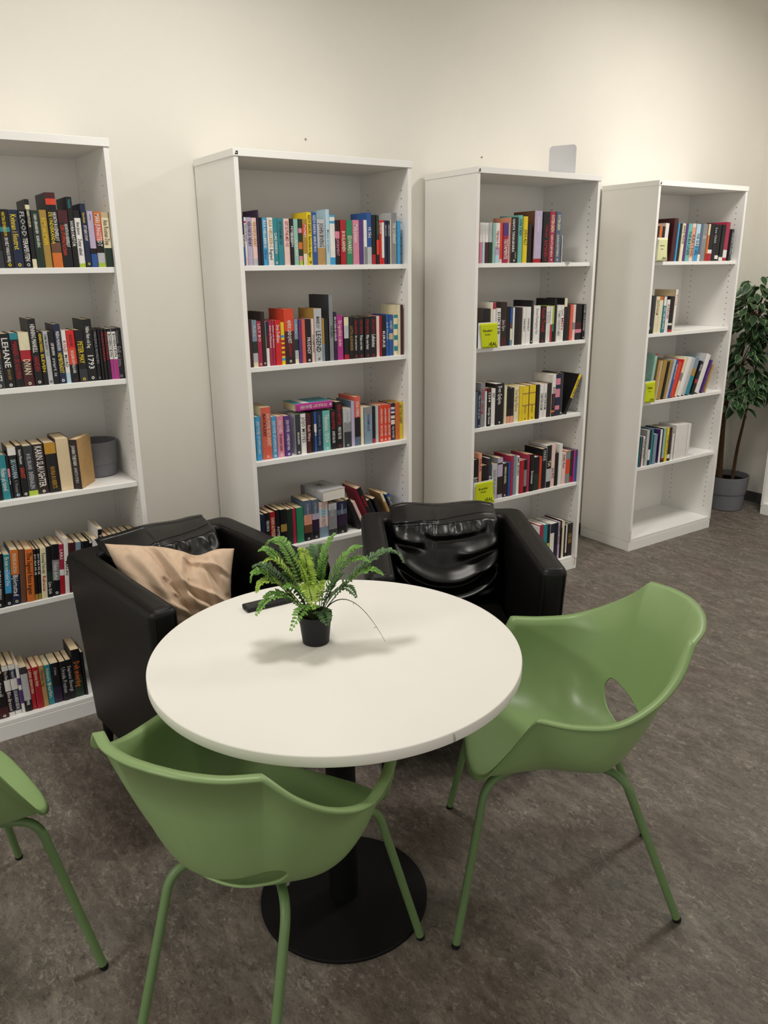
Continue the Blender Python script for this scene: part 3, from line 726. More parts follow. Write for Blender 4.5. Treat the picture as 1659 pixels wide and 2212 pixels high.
def parse_spec(s):
    out = []
    for a in s.split(','):
        n = ''.join(ch for ch in a if ch.isdigit()); c = ''.join(ch for ch in a if ch.isalpha())
        out.append((c, float(n) if n else 100.0))
    t = sum(f for _, f in out); return [(c, f/t) for c, f in out]
def build_book(t, h, D, spec, cover, texts, logo, pages=M_PAGE, flip=False):
    """returns the root; origin at the lower left corner of the spine, spine facing -y"""
    root = empty('book'); c = .0011; lip = .0
    k = MB(); xs = [(0, .0022), (.12*t, .0003), (.5*t, 0), (.88*t, .0003), (t, .0022)]
    z1 = h
    for col, fr in spec:
        z0 = z1 - fr*h
        for i in range(4):
            (xa, ya), (xb, yb) = xs[i], xs[i+1]
            k.add([(xa, ya, z0), (xb, yb, z0), (xb, yb, z1), (xa, ya, z1)], [(0, 1, 2, 3)], pm(col))
        z1 = z0
    k.add([(xs[0][0], .0035, 0), (xs[4][0], .0035, 0), (xs[4][0], .0035, h), (xs[0][0], .0035, h)], [(3, 2, 1, 0)], pm(cover))
    for zz, dr in ((0, -1), (h, 1)):
        vs = [(x, y, zz) for x, y in xs] + [(t, .0035, zz), (0, .0035, zz)]
        k.add(vs, [tuple(range(7)) if dr > 0 else tuple(range(7))[::-1]], pm(cover))
    k.box((0, .0022, 0), (c, D, h), pm(cover)); k.box((t-c, .0022, 0), (t, D, h), pm(cover))
    k.build('cover', root)
    k = MB(); k.box((c, .0036, .0015), (t-c, D-.002, h-.0022), pages); k.build('page_block', root)
    e = -.0004
    for tx in texts:
        q = tx.split(';'); body, col = q[0], q[1]; a, b = float(q[2]), float(q[3]); off = float(q[4]) if len(q) > 4 else 0
        vs, fs, w, _ = text_geo(body)
        if not vs: continue
        L = (b-a)*h; cap = t*(.62 if len(q) < 5 else .36); sx = L/w; sy = min(cap, sx*2.0); sx = min(sx, sy*1.5)
        zt = h*(1-a) - (L - sx*w)*.1; xm = t*.5 + off*t
        k = MB(); k.add([(xm + (v[1]-.5)*sy, e, zt - v[0]*sx) for v in vs], fs, pm(col)); k.build('spine_lettering', root)
    if logo:
        k = MB(); r = min(t*.24, .005); n = 14; cz = h*.055; col = texts[0].split(';')[1] if texts else 'wh'
        ring = [(t*.5+r*math.cos(2*PI*i/n), e, cz+r*math.sin(2*PI*i/n)) for i in range(n)]
        inn = [(t*.5+r*.5*math.cos(2*PI*i/n), e, cz+r*.5*math.sin(2*PI*i/n)) for i in range(n)]
        k.add(ring+inn, [(i, (i+1) % n, n+(i+1) % n, n+i) for i in range(n)], pm(col)); k.build('spine_mark', root)
    return root
def look_of(d):
    sp = sorted(parse_spec(d['s']), key=lambda q: -q[1]); agg = {}
    for c_, f in sp: agg[c_] = agg.get(c_, 0)+f
    o = sorted(agg.items(), key=lambda q: -q[1])
    col = CN[o[0][0]]
    if len(o) > 1 and o[1][1] > .12: col += ' and ' + CN[o[1][0]]
    size = 'tall ' if d['h'] > .2 else ''
    if d['t'] < .013: size += 'slim '
    elif d['t'] > .036: size += 'thick '
    s = size + col + ' book'
    if d['T']: s += ' with ' + CN[d['T'][0].split(';')[1]] + ' lettering'
    return s, col
cur = None; ROWS = []
for ln in BOOKS.strip().split('\n'):
    if ln.startswith('R '):
        q = ln.split(); cur = dict(bc=int(q[1]), sh=int(q[2]), z=float(q[3]), yf=float(q[4]), b=[]); ROWS.append(cur); continue
    q = ln.split('|'); x, t, h, l, s = q[0].split('/')
    d = dict(x=float(x)/1000, t=float(t)/1000, h=float(h)/1000, l=float(l), s=s, fl=dict((a.split('=') + [''])[:2] for a in q[1].split()), T=[a for a in q[2:] if a])
    cur['b'].append(d)
for row in ROWS:
    where = '%s shelf of %s' % (ORD[row['sh']], BCN[row['bc']]); B = row['b']
    for d in B:
        d['look'], d['col'] = look_of(d)
        if 'look' in d['fl']: d['look'] = d['fl']['look'].replace('_', ' ')
    for i, d in enumerate(B):
        nb = B[i-1]['col'] if i else 'side panel'; nx = B[i+1]['col'] if i+1 < len(B) else 'row end'
        d['left'] = nb; d['right'] = nx
    lens = lambda s: len(s.split())
    for i, d in enumerate(B):
        same = [e for e in B if e['look'] == d['look']]
        if len(same) == 1: lab = d['look'] + ', ' + where
        else:
            lab = None
            for key, ph in (('left', 'right of the %s one'), ('right', 'left of the %s one')):
                if sum(e[key] == d[key] for e in same) == 1 and d[key] not in ('row end',):
                    ref = ph % d[key] if d[key] != 'side panel' else 'at left end'
                    cand = d['look'] + ' ' + ref + ', ' + where
                    if lens(cand) <= 16: lab = cand; break
            if lab is None:
                n_ = [id(e) for e in same].index(id(d))
                nth = NTH[n_] if n_ < 10 else 'last'
                lk = d['look']
                lab = '%s %s, %s' % (nth + ' from left', lk, where)
                if lens(lab) > 16: lab = '%s %s, %s' % (nth, lk, where)
        d['label'] = lab
    for i, d in enumerate(B):
        sp = parse_spec(d['s']); dom = max(sp, key=lambda q: q[1])[0]
        cover = d['fl'].get('c') or dom
        D = min(.63*d['h'], .335 - row['yf'])
        wp = (row['bc'] == 4 or row['sh'] == 5 and row['bc'] == 3 or (row['bc'] == 3 and i % 3 == 0))
        fl = d['fl']
        if fl.get('look', '').startswith('book_turned'):
            root = empty('book'); k = MB(); k.box((0, .001, .0), (.0012, D, d['h']), pm('dbn')); k.box((d['t']-.0012, .001, 0), (d['t'], D, d['h']), pm('dbn'))
            k.box((0, D-.0012, 0), (d['t'], D, d['h']), pm('dbn')); k.build('cover', root)
            k = MB(); k.box((.0013, .002, .001), (d['t']-.0013, D-.0013, d['h']-.002), M_PAGE); k.build('page_block', root)
        else:
            root = build_book(d['t']-.0006, d['h'], D, sp, cover, d['T'], 'o' in fl, M_WPAGE if wp else M_PAGE)
        if d['l'] == 0 and 'Y' not in fl: d['x'] = min(max(d['x'], BX[row['bc']-1]+ST+.001), BX[row['bc']-1]+BW-ST-.0015-d['t'])
        Lr = math.radians(d['l']); jit = ((i*37) % 7)*.0007
        root.location = (d['x'], row['yf']+jit, row['z'] + .0002 + max(0, math.sin(Lr)*d['t']))
        root.rotation_euler = (0, Lr, math.radians(-float(fl.get('Y', 0))))
        tag(root, d['label'], 'book', 'books on the %s' % where)

# books lying on top of the rows
r = build_book(.032, .178, .118, parse_spec('mg'), 'te', ['JOJO MOYES;wh;.12;.44', 'LIVET EFTER DIG;pp;.48;.85'], True)
k = MB(); t_ = .0314; k.box((t_, .004, .112), (t_+.0009, .117, .143), pm('wh')); k.build('cover_band', r)
r.rotation_euler = (0, -PI/2, 0)   # lies flat, spine towards the room
r.location = (.306, .040, 1.079); tag(r, 'teal and magenta book lying flat on the row, third shelf of second bookcase', 'book', 'books lying on top of the rows')
r = build_book(.046, .172, .125, parse_spec('gr20,lg80'), 'lg', [], False, M_WPAGE)
k = MB(); t_ = .0463
for i in range(9):
    a = i*2*PI/9; k.add([(t_, .06, .11), (t_, .06+.030*math.cos(a), .11+.042*math.sin(a)), (t_, .06+.016*math.cos(a+.35), .11+.022*math.sin(a+.35))], [(0, 1, 2)], pm('dbn'))
k.add([(t_+.0002, .06+.008*math.cos(i), .11+.011*math.sin(i)) for i in range(6)], [tuple(range(6))], pm('mr'))
k.build('cover_motif', r)
r.rotation_euler = (0, -PI/2, math.radians(-84)); r.location = (.236, .030, .668)
tag(r, 'thick grey book lying askew on top of the fourth shelf row, second bookcase', 'book', 'books lying on top of the rows')
# red ribbon bookmark hanging over the plinth of the third bookcase
k = MB(); k.tube(rounded_path([(1.822, .02, .079), (1.826, -.004, .078), (1.838, -.006, .06), (1.834, -.005, .022)], .01), .0012, mat('red_ribbon', '9b2230', .6), 6)
tag(k.build('ribbon'), 'thin red ribbon bookmark hanging over the plinth of the third bookcase', 'ribbon')

# ------------------------------------------------------------------ shelf signs
def sign(x0, x1, z0, h, paper, head, sub, label, curl=.010, y=-.004, skew=0):
    root = empty('shelf_sign', ((x0+x1)/2, y, z0)); w = x1-x0
    k = MB(); k.box((-w/2-.004, .002, 0), (w/2+.002, .0045, h+.004), M_PLEXI); k.box((-w/2-.004, .0045, 0), (w/2+.002, .016, .0015), M_PLEXI); k.build('acrylic_stand', root)
    k = MB(); n = 12; vs = []; fs = []
    def yy(u, v): return -.0008 - curl*(max(0, u-.35)*(1-v)*1.3)**2 - curl*.6*(max(0, .5-u)*v*1.4)**2
    for i in range(n+1):
        for j in range(n+1):
            u, v = i/n, j/n; vs.append((-w/2+w*u + skew*(1-v)*(1-u), yy(u, v), h*v))
    for i in range(n):
        for j in range(n): a = i*(n+1)+j; fs.append((a, a+n+1, a+n+2, a+1))
    k.add(vs, fs, paper); p = k.build('paper', root, smooth=True)
    md = p.modifiers.new('thickness', 'SOLIDIFY'); md.thickness = .0004
    for nm, body, u0, u1, v in (('heading_lettering', head, .2, .72, .66), ('small_lettering', sub, .3, .6, .52), ('logo_lettering', 'rEAL', .55, .96, .09)):
        vs, fs, wd, _ = text_geo(body); s = (u1-u0)*w/wd
        k = MB(); k.add([(-w/2+u0*w+q[0]*s, yy(u0+q[0]*s/w, v+q[1]*s/h)-.0007, h*v+q[1]*s) for q in vs], fs, M_INK); k.build(nm, p)
    tag(root, label, 'sign', 'shelf section signs'); return root
sign(1.088, 1.200, 1.281, .115, M_SIGN, 'Klassiker', 'Svenska', 'yellow-green section sign at left end of second shelf, third bookcase', skew=.018)
sign(1.084, 1.202, .510, .112, M_SIGN, 'Biografier', 'Svenska', 'yellow-green section sign at left end of fourth shelf, third bookcase', curl=.02)
sign(2.333, 2.414, .896, .118, M_SIGN, 'Fakta', 'Svenska', 'yellow-green section sign at left end of third shelf, fourth bookcase')
sign(2.333, 2.412, 1.667, .118, M_PSIGN, 'Ungdomar', 'Svenska', 'pale yellow section sign on top shelf of fourth bookcase')
k = MB(); k.box((0, 0, 0), (.0022, .12, .235), mat('lime_card', 'a9bf62', .7)); k.box((.0022, 0, 0), (.0032, .12, .235), M_PLEXI)
o = k.build('card'); o.location = (1.0795, .05, 1.6665); tag(o, 'narrow lime green card on edge at left end of top shelf, third bookcase', 'card')

# ------------------------------------------------------------------ bookends
def bookend(loc, rz, w, h, label, foot=.09):
    k = MB(); pts = []
    r = .018
    for cx, cz, a0 in ((w-r, h-r, 0), (r, h-r, PI/2)):
        for i in range(7): a = a0+i*PI/12; pts.append((cx+r*math.cos(a), cz+r*math.sin(a)))
    pts += [(0, 0), (w, 0)]; n = len(pts); t = .0025
    k.add([(x, 0, z) for x, z in pts]+[(x, t, z) for x, z in pts], [tuple(range(n)), tuple(range(n, 2*n))[::-1]] + [(i, n+i, n+(i+1) % n, (i+1) % n) for i in range(n)], M_PLEXI)
    k.box((0, t, 0), (w, foot, .002), M_PLEXI)
    o = k.build('bookend'); o.location = loc; o.rotation_euler = (0, 0, rz); tag(o, label, 'bookend', 'white bookends'); return o
bookend((1.641, .146, BH+.0005), math.atan2(-.121, .06), .135, .134, 'white rounded bookend standing on top of third bookcase')
bookend((1.636, .022, 1.6668), math.radians(62), .11, .128, 'white bookend at right end of the books, top shelf of third bookcase', -.05)
bookend((2.846, .035, .5096), math.radians(72), .11, .125, 'white bookend behind the white booklets, fourth shelf of fourth bookcase', -.05)
k = MB(); k.box((0, 0, 0), (.12, .085, .0008), mat('cream_slip', 'd9cba6', .8)); o = k.build('paper_slip'); o.location = (2.60, .045, 1.2805); o.rotation_euler = (0, 0, .1)
tag(o, 'cream paper slip lying on second shelf of fourth bookcase', 'paper')

# grey pot in the left bookcase
root = empty('plant_pot', (-.652, .215, .8955)); k = MB()
k.lathe([(.062, 0), (.067, .003), (.069, .045), (.0685, .047), (.0715, .050), (.0735, .132), (.0735, .135), (.071, .135), (.068, .05), (.06, .012)], M_GPOT, 48)
k.build('pot_body', root, smooth='angle'); tag(root, 'empty grey pot on third shelf of leftmost bookcase', 'pot')
# ------------------------------------------------------------------ round table
TX, TY, TZ = -.520, -1.3585, .753
root = empty('round_table', (TX, TY, 0)); tag(root, 'round white table on a black pedestal in the foreground', 'table')
k = MB(); R_ = .455
k.lathe([(R_-.004, -.027), (R_-.001, -.0255), (R_, -.024), (R_, -.003), (R_-.0008, -.001), (R_-.0028, 0)], M_TABLE, 160)
o = k.build('tabletop', root, smooth='angle', angle=50); o.location.z = TZ
k = MB()
for da, zz in ((0, .003), (.006, .008), (.011, .014)):
    a_ = -1.5598+da; k.box((R_*math.cos(a_), R_*math.sin(a_), TZ-.024), (R_*math.cos(a_)+.0006, R_*math.sin(a_)-.0006, TZ-zz), mat('seam_grey', '8f8a80', .6))
k.build('edge_seam', root)
k = MB(); k.lathe([(.039, .0115), (.039, TZ-.033)], M_BLACK, 48); k.build('column', root, smooth='angle')
k = MB(); k.lathe([(.226, 0), (.228, .001), (.228, .008), (.2265, .0105), (.20, .0118), (.045, .0125), (.0, .0125)], M_BLACK, 128, cap=False); k.build('base_plate', root, smooth='angle')
k = MB(); k.lathe([(.12, TZ-.0335), (.12, TZ-.0275)], M_BLACK, 48); k.build('mounting_plate', root, smooth='angle')

# slim black remote on the table
root = empty('remote_control', (-.545, -1.019, TZ+.0003), math.radians(-3))
k = MB(); k.box((-.065, -.0215, 0), (.075, .0215, .013), M_POT); k.build('case', root, bevel=.004, seg=3, smooth='angle')
k = MB(); k.box((-.0655, -.006, .003), (-.0648, .006, .009), M_SEAM); k.build('end_slot', root)
k = MB(); k.box((-.06, -.016, .0129), (.07, .016, .0133), mat('glossy_black', '08080a', .25)); k.build('face_panel', root)
tag(root, 'slim black remote control lying on the round table behind the fern', 'remote control')

# ------------------------------------------------------------------ green tub chairs
def catmull(P, n):
    out = []
    for i in range(len(P)-1):
        p0 = P[i-1] if i else P[i]*2-P[i+1]; p1 = P[i]; p2 = P[i+1]; p3 = P[i+2] if i+2 < len(P) else P[i+1]*2-P[i]
        for q in range(n):
            t = q/n
            out.append(.5*((2*p1)+(p2-p0)*t+(2*p0-5*p1+4*p2-p3)*t*t+(3*p1-p0-3*p2+p3)*t**3))
    return out
def shell_mesh():
    V = lambda *a: np.array(a, float)
    Z0 = .447
    pcs = [([V(0, .262, .440), V(.10, .260, .440), V(.165, .250, .442), V(.205, .222, .462), V(.240, .175, .545), V(.275, .115, .660)], 14),
           ([V(.275, .115, .660), V(.290, .03, .652), V(.292, -.06, .660), V(.268, -.145, .700), V(.228, -.205, .752), V(.180, -.243, .812)], 14),
           ([V(.180, -.243, .812), V(.125, -.280, .817), V(.06, -.302, .822), V(0, -.308, .824)], 14)]
    half = []
    for P, n in pcs: half += catmull(P, n)
    half.append(pcs[-1][0][-1])
    rim = half + [V(-p[0], p[1], p[2]) for p in half[-2:0:-1]]
    N = len(rim); O = V(0, -.005, 0); S = 64; n_ = 3.4
    grid = []
    fr = [i/S for i in range(S+1)]
    R0 = np.array(rim)
    for q in R0:                                  # room for the turned-out lip
        w = min(1, max(0, (q[2]-Z0)/.2)); d = np.array([q[0], q[1]+.02]); d = d/np.linalg.norm(d); q[0] -= d[0]*.007*w; q[1] -= d[1]*.007*w
    RS = R0.copy()
    for _ in range(60): RS = (np.roll(RS, 1, 0)+RS*2+np.roll(RS, -1, 0))/4       # softened rim for the bowl below
    A_ = .158
    def zc(x): return .482 + .045*min(1, (x/A_)**2)
    def bz(x): return .028 + .026*min(1, abs(x/A_))**2
    def e(v): return math.hypot(v[0]/A_, (v[2]-zc(v[0]))/bz(v[0])) if v[1] < -.06 else 9
    def point(i, f):
        P = RS[i] + (R0[i]-RS[i])*f**5
        w = min(1, max(0, (P[2]-Z0)/.2)); bk = min(1, max(0, -P[1]/.20)); bk = bk*bk*(3-2*bk)
        kk = 1 - w*(.15 + .27*bk)
        Pk = V(P[0]*kk, O[1]+(P[1]-O[1])*kk, 0)
        a = f*PI/2; n_ = 3.4 + 4.5*bk
        rho = math.sin(a)**(2/n_); zf = 1 if f >= 1 else 1-math.cos(a)**(2/n_)
        xy = O + rho*((Pk + (V(P[0], P[1], 0)-Pk)*zf**.8) - O)
        return (xy[0], xy[1], Z0 + (P[2]-Z0)*zf - .012*math.sin(PI*min(1, rho))*(1-zf))
    # drain slot between seat and back: where each profile enters and leaves it
    cut = []
    for i in range(N):
        fs_ = [q/300 for q in range(301)]; ins = [f for f in fs_ if e(point(i, f)) < 1] if R0[i][1] < -.1 else []
        if ins:
            def edge(f0, f1):
                for _ in range(18):
                    m = (f0+f1)/2
                    if (e(point(i, m)) < 1) == (e(point(i, f1)) < 1): f1 = m
                    else: f0 = m
                return (f0+f1)/2
            cut.append((edge(ins[0]-1/300, ins[0]), edge(ins[-1]+1/300, ins[-1])))
        else: cut.append(None)
    holes = [i for i in range(N) if cut[i]]; tip = sum(cut[holes[0]])/2
    S1, S2 = 36, 34; vs = [(O[0], O[1], Z0)]; idx = []
    for i in range(N):
        fa, fb = cut[i] if cut[i] else (tip, tip); ids = []
        for j in range(1, S1+1): ids.append(len(vs)); vs.append(point(i, fa*j/S1))
        for j in range(S2+1):
            if j == 0 and not cut[i]: ids.append(ids[-1]); continue
            ids.append(len(vs)); vs.append(point(i, fb+(1-fb)*j/S2))
        P = R0[i]; w = min(1, max(0, (P[2]-Z0)/.2)); wdir = V(P[0], P[1]+.02, 0); wdir /= np.linalg.norm(wdir)
        ids.append(len(vs)); vs.append((P[0]+wdir[0]*(.015*w+.003), P[1]+wdir[1]*(.015*w+.003), P[2]+.001*w-(1-w)*.010))
        idx.append(ids)
    fs = []
    for i in range(N):
        A, B = idx[i], idx[(i+1) % N]; fs.append((0, A[0], B[0]))
        for j in range(len(A)-1):
            if j == S1-1:                          # across the slot: only where both profiles are closed
                continue
            f = []
            for q in (A[j], A[j+1], B[j+1], B[j]):
                if q not in f: f.append(q)
            if len(f) > 2: fs.append(tuple(f))
    return vs, fs
SHV, SHF = shell_mesh()
def make_chair():
    root = empty('armchair')
    root.name = 'shell_chair'
    k = MB(); k.add(SHV, SHF, M_GREEN); s = k.build('shell', root, smooth=True)
    md = s.modifiers.new('thickness', 'SOLIDIFY'); md.thickness = .006; md.offset = -1
    for sx in (1, -1):
        for front in (1, 0):
            if front: pts = [(sx*.06, .08, .420), (sx*.185, .222, .430), (sx*.272, .293, .008)]
            else: pts = [(sx*.06, -.03, .418), (sx*.143, -.128, .424), (sx*.165, -.29, .008)]
            k = MB(); k.tube(rounded_path(pts, .05, 8), .0105, M_GREENT, 16); lg = k.build('leg', root, smooth='angle')
            a, b = Vector(pts[1]), Vector(pts[2]); d = (b-a).normalized()
            k = MB(); k.tube([b - d*.004, b + d*.004, Vector((b.x+d.x*.008, b.y+d.y*.008, 0.0005))], [.0113, .0113, .0095], M_RUBBER, 16); k.build('foot_cap', lg, smooth='angle')
    k = MB(); k.box((-.075, -.05, .412), (.075, .075, .432), M_GREENT); k.build('seat_bracket', root, bevel=.004)
    for sx in (1, -1):
        for yy in (.05, -.06):
            k = MB(); k.lathe([(.009, 0), (.009, .03)], mat('clear_glide', '8e9188', .4), 14, (sx*.10, yy+.06*(yy > 0), .410)); k.build('stacking_glide', root)
    return root
chair = make_chair()
def place(o, cx, cy, fx, fy, label):
    o.location = (cx, cy, 0); o.rotation_euler = (0, 0, math.atan2(fy, fx)-PI/2); tag(o, label, 'chair', 'green shell chairs around the table')
c2 = copy_tree(chair); c0 = copy_tree(chair)
place(chair, -.8292, -1.5253, math.cos(.5689), math.sin(.5689), 'green plastic shell chair in front of the table, its back to the camera')
place(c2, .0193, -1.6292, math.cos(2.496), math.sin(2.496), 'green plastic shell chair on the right of the table, open seat visible')
place(c0, -1.4728, -1.0075, math.cos(.1822), math.sin(.1822), 'green shell chair cut off by the left edge, only seat lip and legs showing')

# ------------------------------------------------------------------ black leather armchairs
def round_poly(pts, rs, n=8):
    out = []
    N = len(pts)
    for i in range(N):
        p = Vector(pts[i]); a = Vector(pts[i-1])-p; b = Vector(pts[(i+1) % N])-p; r = rs[i]
        if r <= 0: out.append(p); continue
        d = min(r, a.length*.49, b.length*.49)
        out += bez(p+a.normalized()*d, p, p+b.normalized()*d, n)
    return [Vector((q[0], q[1], 0)) for q in out]
def offset_poly(P, d):
    out = []; N = len(P)
    for i in range(N):
        a = (P[i]-P[i-1]); b = (P[(i+1) % N]-P[i])
        if a.length < 1e-6: a = b
        if b.length < 1e-6: b = a
        t = (a.normalized()+b.normalized()).normalized(); nrm = Vector((-t.y, t.x, 0))
        out.append(P[i]+nrm*d)
    return out
AW, AD, AH, AT, AZ = .632, .685, .75, .088, .135
def arm_plan():
    w = AW/2
    pts = [(-w, 0, 0), (-w, -AD, 0), (-w+AT, -AD, 0), (-w+AT, -AT, 0), (w-AT, -AT, 0), (w-AT, -AD, 0), (w, -AD, 0), (w, 0, 0)]
    return round_poly(pts, [.06, .035, .035, .03, .03, .035, .035, .06], 8)
def cap_pairs(P):
    """walks the U from the left arm front round the back to the right arm front, outside and inside in step"""
    n = 9
    # corner blocks of n points: 0 back left outer, 1,2 left front, 3 inner left, 4 inner right, 5,6 right front, 7 back right outer
    C_ = [list(range(i*n, (i+1)*n)) for i in range(8)]
    outer = C_[1][::-1] + C_[0][::-1] + C_[7][::-1] + C_[6][::-1]
    inner = C_[2] + C_[3] + C_[4] + C_[5]
    return outer, inner
def taper(v):
    f = (AH-v[2])/(AH-AZ); s = 1-.085*max(0, f)
    return (v[0]*s, (v[1]+AD/2)*(1-.05*max(0, f))-AD/2, v[2])
def make_armchair(folds, seed):
    rnd = random.Random(seed)
    root = empty('leather_armchair'); P = arm_plan(); k = MB(); N = len(P)
    rings = [(0, AZ), (0, .30), (0, .5), (0, .66), (0, .728)]
    rings += [(.024*(1-math.cos(a)), .728+.022*math.sin(a)) for a in [PI/10*i for i in range(1, 6)]]
    rings.append((.030, AH+.0005))
    vs = []
    for d, z in rings:
        Q = offset_poly(P, d) if d else P      # plan runs counter-clockwise, so +d moves inward
        vs += [taper((q.x, q.y, z)) for q in Q]
    fs = []
    for r in range(len(rings)-1):
        for i in range(N):
            j = (i+1) % N; fs.append((r*N+i, r*N+j, (r+1)*N+j, (r+1)*N+i))
    half = [i for i in range(N)]                # caps: pair the outer contour with the inner one
    outer, inner = cap_pairs(P)
    for base, flip in (((len(rings)-1)*N, False), (0, True)):
        for (a, b) in zip(zip(outer, outer[1:]), zip(inner, inner[1:])):
            f = [a[0], a[1], b[1], b[0]]; g = []
            for q in f:
                if base+q not in g: g.append(base+q)
            if len(g) > 2: fs.append(tuple(g[::-1] if flip else g))
    k.add(vs, fs, M_LEATHER); k.build('frame', root, smooth='angle', angle=30)
    Q = [Vector(taper((q.x, q.y, 0.741))) + Vector((0, 0, 0)) for q in offset_poly(P, .011)]
    k = MB(); k.tube([(q.x, q.y, .7455) for q in Q]+[(Q[0].x, Q[0].y, .7455)], .0016, M_SEAM, 6, cap=False); k.build('seam', root, smooth=True)
    for sx in (-1, 1):                          # upright stitched seams at the arm fronts
        for q in (0, 1):
            x = sx*(AW/2 - (.012 if q else AT-.012)); pts = [taper((x, -AD-.0005+.004, z)) for z in (.16, .3, .45, .6, .73)]
            k = MB(); k.tube(pts, .0016, M_SEAM, 6); k.build('seam', root, smooth=True)
    w = AW/2-AT-.012
    k = MB(); k.box((-w, -AD+.035, AZ+.01), (w, -AT, .31), M_LEATHER); k.build('seat_base', root, bevel=.01, seg=3, smooth='angle')
    k = MB(); n = 20; vs = []; fs = []          # seat cushion, slightly crowned
    for i in range(n+1):
        for j in range(n+1):
            u, v = 2*i/n-1, 2*j/n-1; e_ = (1-abs(u)**8)*(1-abs(v)**8)
            vs.append((u*w, -AT-.01+(v-1)*.5*(AD-AT-.04), .40+.05*max(0, e_)**.35+.012*(1-u*u)*(1-v*v)))
    for i in range(n):
        for j in range(n): a = i*(n+1)+j; fs.append((a, a+n+1, a+n+2, a+1))
    k.add(vs, fs, M_LEATHER); k.box((-w, -AD+.03, .312), (w, -AT-.01, .402), M_LEATHER); k.build('seat_cushion', root, smooth='angle')
    for sx in (-1, 1):
        for yy in (-.07, -AD+.08):
            k = MB(); xx = sx*(AW/2-.055); k.tube([(xx*.97, yy, AZ+.01), (xx, yy-.01*(1 if yy < -.3 else -1), 0.0)], [.022, .014], M_BLACK, 16); k.build('leg', root, smooth='angle')
    # loose crumpled back cushion
    n, m_ = 90, 110; W, Hc = w-.002, .345; zb = .435
    def surf(u, v):
        e_ = max(0, 1-abs(u)**7)*max(0, 1-abs(2*v-1)**9)
        th = (.060+.075*(1-v)**.8+.035*math.sin(PI*v))*e_**.30
        f = 0
        for (vc, sag, amp, wd, ucen, ulen) in folds:
            c_ = vc - sag*(1-(u-.0)**2)
            amp *= 1.35; g = math.exp(-((u-ucen)/ulen)**4)
            dv = (v-c_)/wd
            f += amp*g*(math.exp(-dv*dv) - .75*math.exp(-(dv+1.5)**2))
        f += .006*(math.sin(19*u+2)+.6*math.sin(31*u))*math.exp(-((v-.855)/.05)**2)      # pleats under the band
        f += .010*math.exp(-((u+.18-.25*(v-.9))/.03)**2)*max(0, v-.5)*1.6      # upright crease
        f -= .008*math.exp(-((v-.91-.03*u)/.012)**2)                        # band seam
        f += .004*math.sin(7*u+5*v+seed)*math.sin(9*v-4*u)*e_
        y = -(AT-.004) - th - f*min(1, e_*2.2)
        z = zb + Hc*v - .012*(1-v)*(u*u) + .004*math.sin(5*u+seed)*v*v - .035*v*max(0, abs(u)-.72)**1.2
        x = u*W*(1-.05*v)
        if v > .91: y += (v-.91)*.80                                   # rolls back over the top edge
        return (x, y, z)
    vs = []; fs = []
    for i in range(n+1):
        for j in range(m_+1): vs.append(surf(2*i/n-1, j/m_))
    for i in range(n):
        for j in range(m_): a = i*(m_+1)+j; fs.append((a, a+m_+1, a+m_+2, a+1))
    o_ = len(vs)
    for i in range(n+1):
        for j in (0, m_):
            x, y, z = vs[i*(m_+1)+j]; vs.append((x, -AT+.055 if j else -AT, z-(.0 if j else 0)))
    for i in range(n):
        fs.append((i*(m_+1)+m_, (i+1)*(m_+1)+m_, o_+(i+1)*2+1, o_+i*2+1)); fs.append(((i+1)*(m_+1), i*(m_+1), o_+i*2, o_+(i+1)*2))
    k = MB(); k.add(vs, fs, M_LEATHER2); cu = k.build('back_cushion', root, smooth=True)
    for v_ in (.895, .930):
        k = MB(); k.tube([Vector(surf(u/30, v_+.03*u/30))+Vector((0, -.0012, 0)) for u in range(-28, 29)], .0011, M_SEAM, 6); k.build('stitching', cu, smooth=True)
    return root
F1 = [(.66, .34, .030, .075, .05, 1.1), (.50, .36, .024, .06, -.1, .95), (.40, .26, .030, .07, .25, .9), (.24, .20, .024, .06, -.1, 1.0), (.74, .16, .016, .05, .62, .38), (.80, .10, .020, .05, -.72, .28), (.90, .10, .010, .05, .1, .5), (.56, .16, .016, .05, .8, .25)]
F2 = [(.80, .12, .010, .06, .3, .8), (.62, .20, .016, .07, 0, 1.0), (.4, .2, .02, .07, 0, 1.0)]
def place_arm(o, blx, bly, ang, label):
    """back left outer corner and the heading of the chair"""
    o.rotation_euler = (0, 0, ang); c, s = math.cos(ang), math.sin(ang)
    o.location = (blx + c*AW/2, bly + s*AW/2, 0); tag(o, label, 'armchair', 'black leather armchairs')
place_arm(make_armchair(F2, 2), -.912, -.204, math.atan2(.117, .993), 'black leather tub armchair on the left, holding a beige cushion')
place_arm(make_armchair(F1, 5), .155, -.405, math.atan2(-.51, .86), 'black leather tub armchair on the right with a crumpled loose back cushion')

